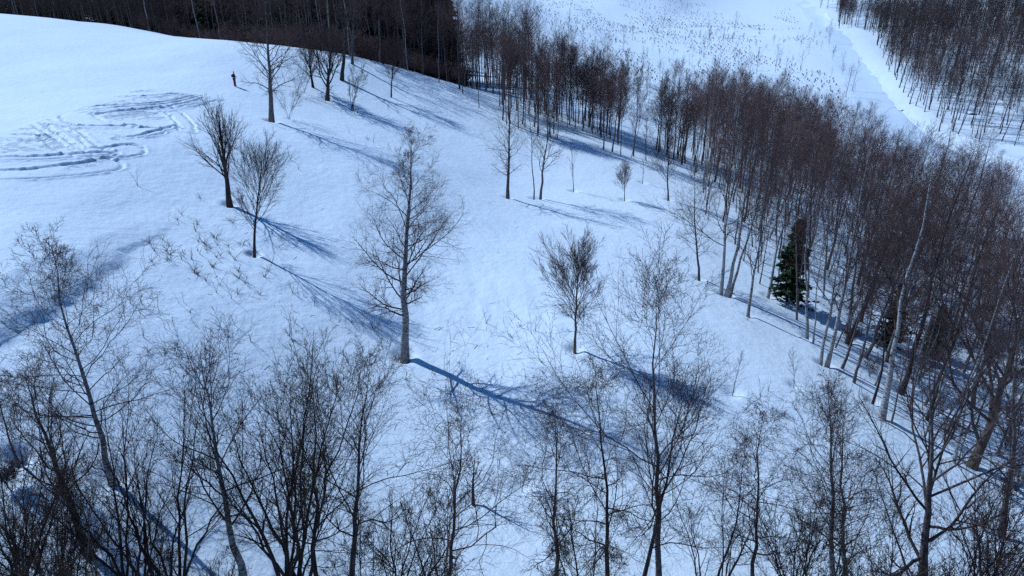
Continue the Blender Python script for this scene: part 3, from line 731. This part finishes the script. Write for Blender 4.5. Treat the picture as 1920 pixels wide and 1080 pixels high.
def mass(name, keys, pts, s0, s1, seed=1):
    """a wood that reads as one mass: points carrying tree instances"""
    rng = np.random.RandomState(seed); pts = np.array(pts); n = len(pts)
    z = height(pts[:, 0], pts[:, 1]) - 0.05
    me = bpy.data.meshes.new(name); me.vertices.add(n); me.vertices.foreach_set("co", np.column_stack([pts, z]).astype(np.float32).ravel())
    for nm, arr in (("turn", rng.rand(n) * 6.283), ("size", s0 + (s1 - s0) * rng.rand(n))):
        at = me.attributes.new(nm, 'FLOAT', 'POINT'); at.data.foreach_set("value", arr.astype(np.float32))
    ck = tuple(keys)
    if ck not in LIB:
        c = bpy.data.collections.new("tree_library")
        for k in keys:
            for parts in PROTO[k]:
                c.objects.link(bpy.data.objects.new("tree", joined(parts)))
        LIB[ck] = c
    o = bpy.data.objects.new(name, me); COL.objects.link(o); o['kind'] = 'stuff'
    g = bpy.data.node_groups.new(name, 'GeometryNodeTree')
    g.interface.new_socket("Geometry", in_out='INPUT', socket_type='NodeSocketGeometry'); g.interface.new_socket("Geometry", in_out='OUTPUT', socket_type='NodeSocketGeometry')
    gi = g.nodes.new('NodeGroupInput'); go = g.nodes.new('NodeGroupOutput')
    ci = g.nodes.new('GeometryNodeCollectionInfo'); ci.inputs['Collection'].default_value = LIB[ck]
    ci.inputs['Separate Children'].default_value = True; ci.inputs['Reset Children'].default_value = True
    ip = g.nodes.new('GeometryNodeInstanceOnPoints'); ip.inputs['Pick Instance'].default_value = True
    def attr(nm):
        a = g.nodes.new('GeometryNodeInputNamedAttribute'); a.data_type = 'FLOAT'; a.inputs['Name'].default_value = nm; return a.outputs['Attribute']
    cx = g.nodes.new('ShaderNodeCombineXYZ'); g.links.new(attr("turn"), cx.inputs[2])
    er = g.nodes.new('FunctionNodeEulerToRotation'); g.links.new(cx.outputs[0], er.inputs[0])
    g.links.new(gi.outputs[0], ip.inputs['Points']); g.links.new(ci.outputs[0], ip.inputs['Instance'])
    g.links.new(er.outputs[0], ip.inputs['Rotation']); g.links.new(attr("size"), ip.inputs['Scale'])
    g.links.new(ip.outputs[0], go.inputs[0])
    md = o.modifiers.new("trees", 'NODES'); md.node_group = g
    return o
def poly(px): return tpx(px)
def near_first(pts): return sorted(pts, key=lambda p: p[0] ** 2 + p[1] ** 2)

# right-hand wood
edge = poly([(1292,262),(1300,330),(1318,405),(1375,470),(1430,545),(1500,625),(1545,690),(1600,735),(1650,790),(1740,830),(1800,880),(1930,985)])
back = poly([(1960,700),(1960,500),(1850,455),(1740,420),(1640,375),(1520,300),(1400,238)])
_pr = random.Random(77)
def wood_cond(x, y):
    n = float(vnoise(np.array([x / 7.0 + 20]), np.array([y / 7.0 + 5]))[0]) + 0.5
    return _pr.random() < np.clip(1.25 * n + (y - 62) / 80.0 - 0.008 * max(0, x - 30), 0.22, 0.85)
W = near_first(scatter(edge + back, 1.9, 21, cond=wood_cond))
print("right wood", len(W))
clones('woodland_tree', ['wood', 'woodb', 'woodb', 'woodb', 'woodb', 'woodb', 'woodd', 'woodd', 'young'], W[:290], "bare tree", [(1400, "in the upper left end of the right wood"), (1520, "in the right wood above the big spruce"),
    (1640, "in the middle of the right wood"), (1780, "in the lower right wood among leaning trunks"), (9999, "in the right wood near the picture's right edge")],
    'tree', 'trees of the dense wood on the right', 0.55, 1.15, 0.08, 0.04)
if len(W) > 290: mass('wood', ['wood', 'woodd'], W[290:520], 0.6, 1.1, 3)
WL = scatter(edge + back, 12.0, 23)
clones('larch_tree', ['larch'], WL[:9], "larch", [(1450, "standing out of the upper left of the right wood"), (1600, "standing out of the right wood behind the spruce"), (1750, "standing out of the lower right wood"), (9999, "at the right edge of the right wood")],
    'larch', 'larches inside the right wood', 0.75, 1.0)
ub = poly([(1560,640),(1660,740),(1800,850),(1930,950),(1960,600),(1900,450),(1750,400),(1640,420)])
clones('brush_bush', ['brush'], scatter(ub, 3.4, 41)[:70], 'brush', [(1640, 'under the trunks below the spruces'), (1780, 'under the trunks in the lower right wood'), (9999, 'under the trunks at the right edge')], 'brush', 'brush under the right wood', 0.5, 1.0)
fr = poly([(1290,250),(1400,228),(1520,258),(1640,306),(1740,342),(1760,325),(1660,285),(1560,225),(1420,170),(1270,170),(1180,150),(1150,185)])
Y_ = scatter(fr, 2.2, 24)
clones('young_tree', ['young', 'young', 'stripp'], Y_[::2][:130], "young tree", [(1300, "on the wood's far fringe below the plantation"), (1450, "on the far fringe above the reddish crowns"), (1600, "on the far fringe beside the snowy lane"), (9999, "at the fringe's right end by the lane")],
    'young tree', 'young trees fringing the valley snow', 0.5, 1.0)
print("fringe", len(Y_))
st = poly([(925,195),(1010,205),(1120,225),(1230,245),(1292,270),(1285,310),(1200,300),(1130,282),(1060,276),(985,278),(930,240)])
def strip_cond(x, y): return float(vnoise(np.array([x / 5.0 + 60]), np.array([y / 5.0 + 33]))[0]) > 0.04
S_ = scatter(st, 1.15, 25, cond=strip_cond)
clones('slim_tree', ['strip', 'strip', 'strip', 'stripp'], S_[:105], "bare tree", [(1000, "at the left end of the middle strip"), (1090, "in the middle strip above the pale birch group"), (1180, "in the middle strip right of the pale birch group"), (9999, "in the middle strip next to the right wood")],
    'tree', 'trees of the middle strip', 0.8, 1.3, 0.05)
print("strip", len(S_))
bk = poly([(652,122),(700,132),(770,146),(830,166),(850,158),(790,132),(700,112),(655,108)])
clones('edge_tree', ['woodd', 'far', 'woodd'], scatter(bk, 2.0, 43)[:26], 'tree', [(720, 'at the wood corner on top of the shadowed bank'), (9999, 'along the top of the shadowed bank')], 'tree', 'trees on top of the shadowed bank', 0.8, 1.25)
dk = poly([(690,128),(760,142),(840,168),(900,190),(1010,204),(1120,222),(1130,190),(1060,165),(960,140),(880,120)])
D_ = scatter(dk, 2.2, 26)
print("dark foot", len(D_))
clones('edge_tree', ['woodd', 'strip', 'wood', 'woodb'], D_[::4][:95], "tree", [(800, "at the dark wood's foot above the shadowed bank"), (930, "at the dark wood's foot near the little spruce"), (1050, "below the dark wood's right end"), (9999, "between the dark wood and the plantation")],
    'tree', 'trees at the foot of the dark wood', 0.75, 1.15)
bw = [(-135,172),(-100,160),(-62,142),(-42,124),(-28,112),(-14,117),(-6,126),(-5,140),(-8,170),(-22,190),(-70,200),(-135,210)]
bwt = bw[:6] + [(2,124),(6,140),(2,165)] + bw[8:]
Bk = near_first(scatter(bwt, 3.0, 27, cond=lambda x, y: _pr.random() < np.clip((8 - x) / 14.0, 0, 1)))
print("dark wood", len(Bk))
clones('forest_tree', ['far', 'farp', 'woodd', 'woodb', 'woodb'], Bk[:230], "tree", [(200, "behind the hilltop at the upper left corner"), (430, "behind the hilltop left of the person's birch"), (650, "in the dark wood behind the person's birch"), (800, "in the dark wood above the shadowed bank"), (9999, "in the dark wood's right end")],
    'tree', 'trees of the dark wood behind the hilltop', 0.9, 1.45)
if len(Bk) > 230: mass('dark_wood', ['far', 'farp'], Bk[230:], 0.9, 1.5, 5)
BB = scatter(bw, 2.4, 28, cond=lambda x, y: _pr.random() < np.clip((-9 - x) / 10.0, 0, 1))
clones('brush_bush', ['brush'], near_first(BB)[:220], "brush", [(430, "behind the hilltop at the upper left"), (650, "behind the brow near the person's birch"), (9999, "under the dark wood above the bank")],
    'brush', 'brush under the dark wood', 0.8, 1.5)
cf = [(-75,168),(-52,150),(-44,140),(-36,150),(-30,138),(-16,136),(-14,150),(-14,172),(-26,190),(-70,200)]
CF = scatter(cf, 4.2, 29)
clones('spruce_tree', ['spruces'], near_first(CF)[:120], "spruce", [(480, "deep behind the hilltop at the left"), (680, "inside the dark wood behind the person's birch"), (9999, "inside the dark wood above the bank")],
    'spruce', 'spruces inside the dark wood', 0.8, 1.3)
bw2 = [(-330,260),(-150,215),(-60,205),(-24,195),(-22,240),(-50,330),(-200,380),(-380,400)]
mass('far_wood', ['far', 'spruces'], scatter(bw2, 6.5, 30), 1.0, 1.5, 6)
# hillside wood at the top right
hs = poly([(1575,8),(1640,70),(1668,150),(1720,215),(1760,262),(1850,270),(1960,278)]) + [(150,185),(230,260),(260,330),(190,360),(150,340)]
def hs_cond(x, y): return _pr.random() < np.clip((y - 130) / 110.0, 0.35, 1)
Hs = near_first(scatter(hs, 3.0, 31, cond=hs_cond))
print("hillside", len(Hs))
clones('hillside_tree', ['far', 'far', 'farp', 'woodd'], Hs[:290], "tree", [(1700, "on the hillside beside the snowy lane"), (1800, "on the shaded hillside at the upper right"), (9999, "on the hillside by the upper right edge")],
    'tree', 'trees on the upper right hillside', 0.75, 1.2, 0.05)
if len(Hs) > 290: mass('hillside_wood', ['far', 'far', 'farp'], Hs[290:], 0.85, 1.35, 7)
hb = [(190,360),(260,330),(300,260),(420,330),(420,520),(240,520),(170,420)]
mass('distant_wood', ['far', 'farp'], scatter(hb, 6.0, 32), 0.9, 1.3, 8)
# young plantation on the valley snow
pl = poly([(960,75),(1000,8),(1480,6),(1545,60),(1590,140),(1610,190),(1420,160),(1270,155),(1160,130),(1050,100)])
def thin(x, y): return float(vnoise(np.array([x / 16.0 + 9]), np.array([y / 22.0 + 2]))[0]) + 0.15 * _pr.random() > -0.12
def thin2(x, y):
    n = float(vnoise(np.array([x / 9.0 + 9]), np.array([y / 13.0 + 2]))[0] + 0.7 * vnoise(np.array([x / 3.0]), np.array([y / 4.0 + 50]))[0])
    return n + 0.25 * _pr.random() > 0.16
Pl = near_first(scatter(pl, 4.6, 33, cond=thin))
print("plantation", len(Pl))
clones('sapling', ['tiny', 'tiny', 'young'], Pl[::2][:190], "sapling", [(1100, "on the valley snow right of the dark wood"), (1250, "on the valley snowfield in the middle"), (1400, "on the valley snowfield left of the lane"), (9999, "on the valley snow close to the lane")],
    'sapling', 'saplings on the valley snowfield', 0.35, 1.35)
pl2 = poly([(945,95),(985,20),(1020,0),(1500,0),(1540,40),(1590,120),(1625,210),(1500,230),(1420,170),(1270,165),(1160,140),(1050,112)])
def thin3(x, y):
    n = float(vnoise(np.array([x / 14.0 + 9]), np.array([y / 30.0 + 2]))[0] + 0.6 * vnoise(np.array([x / 4.0]), np.array([y / 9.0 + 50]))[0])
    return n + 0.25 * _pr.random() > 0.22 and dist_poly(np.array([x]), np.array([y]), ROAD)[0][0] > 7 + 6 * _pr.random()
mass('weed_tufts', ['tuft'], scatter(pl2, 1.7, 34, cond=thin3), 0.12, 0.7, 9)
# brush along the bottom edge, in front of everything
protos('front', 'clump', 3, 5.0, 'dark', 'twig', 0.0052, 112, mb='twig', stems=6, dens=1.0)
protos('frontb', 'clump', 2, 5.0, 'tan', 'budtwig', 0.0052, 113, mb='budtwig', stems=5, dens=1.0)
for i, (u, v, tu, tv, k, lab) in enumerate([(90,1210,70,960,0,"brush under the leaning corner bush, lower left"),(205,1240,190,930,1,"brush in front of the dark many-stemmed tree, lower left"),
    (300,1220,290,930,0,"brush below the dark upright clump, lower left"),(395,1240,390,960,0,"brush left of the white-trunked birch's foot"),
    (705,1250,700,960,1,"brush under the pale-stemmed tree, bottom edge"),(830,1230,820,930,1,"brush left of the arching-limbed tree's foot"),
    (1090,1230,1095,940,1,"brush right of the vine-wrapped tree's foot"),
    
    (1530,1250,1530,955,1,"brush left of the pinkish twin birches' feet"),(1640,1230,1645,930,0,"brush right of the pinkish twin birches' feet"),(1790,1240,1800,960,0,"brush right of the great spreading tree's foot"),
    (1895,1220,1905,900,1,"brush in the lower right corner, bottom edge"),(1745,1230,1735,900,0,"brush straight in front of the great spreading tree's foot"),
    (1460,1245,1455,930,0,"brush in front of the low bush left of the twin birches"),(1840,1250,1850,910,0,"brush in front of the low brush at the lower right corner"),
    (20,1230,15,900,1,"brush in front of the dark bush in the lower left corner"),(140,1235,130,900,0,"brush in front of the short-boled grey tree, lower left")]):
    p = hit(u, v); tz, dx = top_of(p[0], p[1], tu, tv); z = gz(*p)
    parts = RNG.choice(PROTO['frontb' if k else 'front'])
    plant('brush_bush', parts, p[0], p[1], "tangled " + lab, 'brush', 'brush along the bottom edge', i * 1.1, (tz - z) / 5.0, z=z)

# spruces that stand out
for (u, v, tu, tv, lab, k) in [(1475,566,1497,410,"dark green spruce at the left edge of the right wood, the nearest one",0),
                            (1665,650,1690,530,"dark green spruce half hidden by trunks deeper in the right wood",1),
                            (872,163,872,132,"little spruce on the snow just below the dark wood",1),
                            (1745,665,1772,570,"dark spruce right of the half hidden one in the lower wood",0)]:
    p = hit(u, v); tz, dx = top_of(p[0], p[1], tu, tv); H = tz - gz(*p)
    plant('spruce_tree', PROTO['spruce'][k], p[0], p[1], lab, 'spruce', None, k * 1.3, H / 9.5)

# ------------------------------------------------------------------ dry stalks and twigs on the left slope
def stalk_parts(seed, n, h, fan):
    rng = np.random.RandomState(seed); S = []
    for i in range(n):
        a = rng.rand() * 6.28; f = fan * (0.3 + rng.rand())
        P, R = trunk_line(h * (0.5 + 0.6 * rng.rand()), (math.cos(a) * h * f, math.sin(a) * h * f), rng, 0.013, 5, 0.03, 0.3, 0.35, 0.1)
        S.append((P, R))
    P = np.concatenate([s[0] for s in S]); R = np.concatenate([s[1] for s in S])
    Q, QR, l, _ = grow(P, R, np.full(n, h), rng, 3, (0.35, 1), (45, 30), const(0.3), 0.03, 0.15, 3, 0.7, 0.008)
    return [('stems', tube_mesh('stems', [(P, R, 4, False), (Q, QR, 3, True)], M['straw']), None)]
STK = [stalk_parts(200 + i, n, h, f) for i, (n, h, f) in enumerate([(1,0.95,0.5),(2,0.85,0.6),(4,0.55,0.9),(7,0.5,1.1),(2,1.15,0.3),(5,0.32,1.6)])]
SPX = [(375,372,3),(340,402,2),(333,412,5),(316,414,0),(285,492,2),(312,470,3),(320,488,3),(341,487,2),(360,486,2),(369,513,5),(305,449,5),(407,440,0),
 (397,500,3),(412,535,1),(425,537,1),(434,560,1),(449,522,3),(468,537,4),(460,530,2),(496,520,5),(480,470,5),(456,458,5),(430,475,5),(406,549,4),
 (265,570,1),(336,569,0),(344,567,0),(297,582,0),(262,586,4),(244,570,4),(310,616,0),(318,617,0),(270,634,1),(278,660,3),(310,662,3),(430,632,5),(440,610,4),
 (470,640,2),(384,655,2),(356,585,5),(487,553,5),(522,450,0),(589,573,4),(621,603,0),(640,598,0),(553,606,2),(700,618,3),(680,612,2),(660,604,5),
 (912,606,1),(927,622,0),(960,633,5),(1003,621,4),(975,612,5),(1050,632,0),(1060,664,1),(945,705,0),(985,710,0),(1015,680,5),(1020,700,5),(697,665,5),(748,690,0),
 (893,722,1),(760,712,5),(955,770,1),(975,765,4),(985,830,1),(1005,838,4),(1022,845,0),(1025,865,1),(1375,735,4),(1425,742,1),(1440,733,2),(1400,600,5),
 (258,348,4),(655,250,4),(700,268,4),(712,275,0),(590,245,1),(545,300,2),(560,318,2),(540,290,4),(690,262,5),(1660,800,4),(1648,810,0),(1660,970,4)]
_g = random.Random(12)
SPX += [(_g.gauss(400, 60), _g.gauss(478, 45), _g.choice([3, 3, 5, 2])) for _ in range(42)] + [(_g.uniform(640, 1010), _g.uniform(690, 900), _g.choice([0, 1, 5])) for _ in range(14)]
for i, (u, v, k) in enumerate(SPX):
    p = hit(u, v)
    if i == SPX.index((258,348,4)): lab, g = "lone thin leaning stalk on the smooth hilltop snow left of the dark dense tree", None
    elif u < 660 and v < 480: lab, g = "dry broken weed stalk on the upper left slope round the two bushy trees", "weed stalks on the upper left slope"
    elif u < 720: lab, g = "dry weed stalk poking out of the snow on the lower left slope", "weed stalks on the lower left slope"
    elif u < 1200: lab, g = "dry stalk sticking out of the snow near the lone tall birch or below it", "stalks on the central slope"
    else: lab, g = "dry stalk on the snow along the right wood's lower edge", "stalks by the right wood"
    if not p: continue
    plant('dry_stalk', STK[k], p[0], p[1], lab, 'dry stalk', g, (i * 2.399) % 6.28, 0.75 + 0.5 * ((i * 37) % 11) / 11)

# ------------------------------------------------------------------ the person on the brow of the hill
def skin(name, joints, bones, parent, m, sub=2, root=0):
    me = bpy.data.meshes.new(name); me.from_pydata([j[:3] for j in joints], bones, [])
    o = bpy.data.objects.new(name, me); COL.objects.link(o); o.parent = parent
    o.modifiers.new("skin", 'SKIN').use_smooth_shade = True
    for i, j in enumerate(joints):
        r = j[3]; me.skin_vertices[0].data[i].radius = (r, r) if not isinstance(r, tuple) else r
        me.skin_vertices[0].data[i].use_root = (i == root)
    sb = o.modifiers.new("round", 'SUBSURF'); sb.levels = sub; sb.render_levels = sub
    me.materials.append(m); return o
def plain(name, c, rough=0.8):
    def f(nt, b):
        n = noise_of(nt, 30, 3); r = ramp_of(nt, n.outputs[0], [(0.3, tuple(0.8 * x for x in c)), (0.7, c)])
        nt.links.new(r.outputs[0], b.inputs['Base Color']); b.inputs['Roughness'].default_value = rough
    return mat(name, f)
pp = hit(441, 162)
man = bpy.data.objects.new("person", None); COL.objects.link(man); man.location = (pp[0], pp[1], gz(*pp)); man.rotation_euler = (0, 0, math.radians(-12))
tag(man, "person standing alone on the hilltop, in dark jacket and reddish trousers, head bowed", "person")
JK, TR, BO, SK, HA = plain("dark_jacket", (0.02, 0.02, 0.026)), plain("rust_trousers", (0.10, 0.022, 0.014)), plain("red_boots", (0.22, 0.03, 0.015)), plain("skin", (0.42, 0.26, 0.19)), plain("hat_wool", (0.015, 0.014, 0.018))
BK = plain("rucksack_cloth", (0.03, 0.022, 0.018))
# facing +X; y is across the body
body = [(0,0,.96,.13),(.0,0,1.15,.12),(.0,0,1.34,.14),(.03,0,1.47,.07),(.06,0,1.54,.055),(.09,0,1.63,.088),(.11,0,1.72,.07)]
bn = [(0,1),(1,2),(2,3),(3,4),(4,5),(5,6)]
for s in (1, -1):
    k = len(body)
    body += [(.0,s*.17,1.40,.058),(.03,s*.21,1.16,.045),(.25,s*.13,1.10,.034),(.31,s*.09,1.11,.032)]; bn += [(2,k),(k,k+1),(k+1,k+2),(k+2,k+3)]
    k = len(body)
    body += [(.0,s*.10,.88,.085),(.02,s*.11,.50,.06),(.0,s*.12,.10,.045),(.14,s*.13,.05,.042)]; bn += [(0,k),(k,k+1),(k+1,k+2),(k+2,k+3)]
skin('body', body, bn, man, SK)
jk = [(0,0,.90,(.155,.175)),(.0,0,1.15,.15),(.0,0,1.34,.165),(.02,0,1.46,.085)]; jb = [(0,1),(1,2),(2,3)]
for s in (1, -1):
    k = len(jk); jk += [(.0,s*.18,1.40,.075),(.03,s*.22,1.16,.064),(.24,s*.135,1.10,.05)]; jb += [(2,k),(k,k+1),(k+1,k+2)]
skin('jacket', jk, jb, man, JK)
tr = [(0,0,.95,.145)]; tb = []
for s in (1, -1):
    k = len(tr); tr += [(.0,s*.10,.86,.105),(.02,s*.11,.50,.082),(.0,s*.12,.16,.072)]; tb += [(0,k),(k,k+1),(k+1,k+2)]
skin('trousers', tr, tb, man, TR)
for s in (1, -1):
    skin('boot', [(-.02,s*.12,.22,.07),(0,s*.12,.07,.068),(.16,s*.13,.05,.055)], [(0,1),(1,2)], man, BO)
    # hand: palm, four fingers of different length curled round a grip, thumb on the inner side
    hj = [(.28,s*.11,1.105,.028),(.33,s*.085,1.11,.026)]; hb = [(0,1)]
    for f, ln in enumerate((.065,.075,.07,.055)):
        k = len(hj); yy = s*(.085+.0); zz = 1.135 - .018*f
        hj += [(.36,yy,zz,.009),(.36+ln*.5,yy-s*.012,zz-.004,.008),(.36+ln*.6,yy-s*.04,zz-.012,.007)]; hb += [(1,k),(k,k+1),(k+1,k+2)]
    k = len(hj); hj += [(.33,s*.06,1.135,.010),(.36,s*.04,1.145,.009)]; hb += [(1,k),(k,k+1)]
    skin('hand', hj, hb, man, SK, 1)
skin('hat', [(.06,0,1.66,.094),(.075,0,1.72,.088),(.085,0,1.765,.05)], [(0,1),(1,2)], man, HA)
skin('rucksack', [(-.17,0,1.05,(.11,.14)),(-.19,0,1.22,(.12,.15)),(-.17,0,1.40,(.09,.12))], [(0,1),(1,2)], man, BK)

# ------------------------------------------------------------------ tangles of climbing vine on two foreground trees
def tangle(p, r, n, seed, parent, drop=1.0):
    rng = np.random.RandomState(seed); K = 14
    P = np.empty((n, K, 3)); c = rng.randn(n, 3) * r * 0.35; P[:, 0] = c
    d = rng.randn(n, 3); d /= np.linalg.norm(d, axis=1, keepdims=True)
    for i in range(1, K):
        d = d + rng.randn(n, 3) * 0.55 - P[:, i - 1] / r * 0.35; d[:, 2] -= 0.12 * drop; d /= np.linalg.norm(d, axis=1, keepdims=True)
        P[:, i] = P[:, i - 1] + d * r * 0.2
    o = link('vine', tube_mesh('vine', [(P, np.full((n, K), 0.008), 3, True)], M['budtwig']), parent, p); o['kind'] = 'stuff'
for o in list(COL.objects):
    lb = o.get('label', '')
    if 'ball of tangled vine' in lb: tangle((0.02, 0, 2.6), 0.75, 60, 1, o); tangle((0, 0, 1.3), 0.5, 30, 2, o, 2)
    if 'dark vine-hung tree' in lb: tangle((0, 0, 2.4), 0.6, 40, 3, o, 2); tangle((0.1, 0, 4.4), 0.7, 30, 4, o, 2)
    if 'arching limbs' in lb: tangle((0.1, 0, 1.6), 0.8, 40, 5, o, 2)

# ------------------------------------------------------------------ stump, boulders
def rock(name, u, v, r, seed, label, cat, m, capped=True, sq=0.7):
    p = hit(u, v); z = gz(*p)
    e = bpy.data.objects.new(name, None); COL.objects.link(e); e.location = (p[0], p[1], z); tag(e, label, cat)
    def blob(rr, sd, zz, sqz):
        n, k = 14, 9; rng = np.random.RandomState(sd); ph = rng.rand(6) * 6
        th = np.linspace(0, 2 * math.pi, n, endpoint=False)[None]; la = np.linspace(-0.5, math.pi / 2, k)[:, None]
        rad = rr * (1 + 0.2 * np.sin(2 * th + ph[0]) + 0.14 * np.sin(3 * th + ph[1] + 2 * la) + 0.08 * np.sin(5 * th + ph[2] - 4 * la))
        V = np.stack([rad * np.cos(la) * np.cos(th), rad * np.cos(la) * np.sin(th), zz + sqz * rad * np.sin(la)], -1).reshape(-1, 3)
        i = np.arange(k - 1)[:, None] * n; j = np.arange(n)[None]
        q = np.stack([i + j, i + (j + 1) % n, i + n + (j + 1) % n, i + n + j], -1).reshape(-1, 4)
        return V, q
    V, q = blob(r, seed, 0, sq); link('stone' if cat == 'boulder' else 'wood', mesh_np('stone', V, [q], m), e)
    if capped:
        V, q = blob(r * 0.95, seed, r * 0.33, sq * 0.66); link('snow_cap', mesh_np('snow_cap', V, [q], SNOW), e)
rock('boulder', 1690, 208, 0.6, 4, "snow-capped dark boulder at the bend of the lane's right bank", 'boulder', M['dark'])
rock('boulder', 1822, 214, 0.9, 5, "snow-capped dark boulder among the trees of the hillside", 'boulder', M['dark'])
rng = np.random.RandomState(91); FT = []
for k in range(260):
    p = hit(rng.uniform(280, 1500), rng.uniform(380, 900))
    if not p: continue
    l = rng.uniform(0.12, 0.55); a = rng.rand() * 6.28; t = np.linspace(-0.5, 0.5, 3)
    x = p[0] + l * t * math.cos(a) + rng.randn(3) * 0.03; y = p[1] + l * t * math.sin(a) + rng.randn(3) * 0.03
    FT.append(np.column_stack([x, y, height(x, y) + 0.015]))
FT = np.array(FT)
tw = link('fallen_twigs', tube_mesh('fallen_twigs', [(FT, np.full(FT.shape[:2], 0.009), 3, False)], M['straw'])); tw['kind'] = 'stuff'
print("triangles", sum(len(m.loops) - 2 * len(m.polygons) for m in bpy.data.meshes))
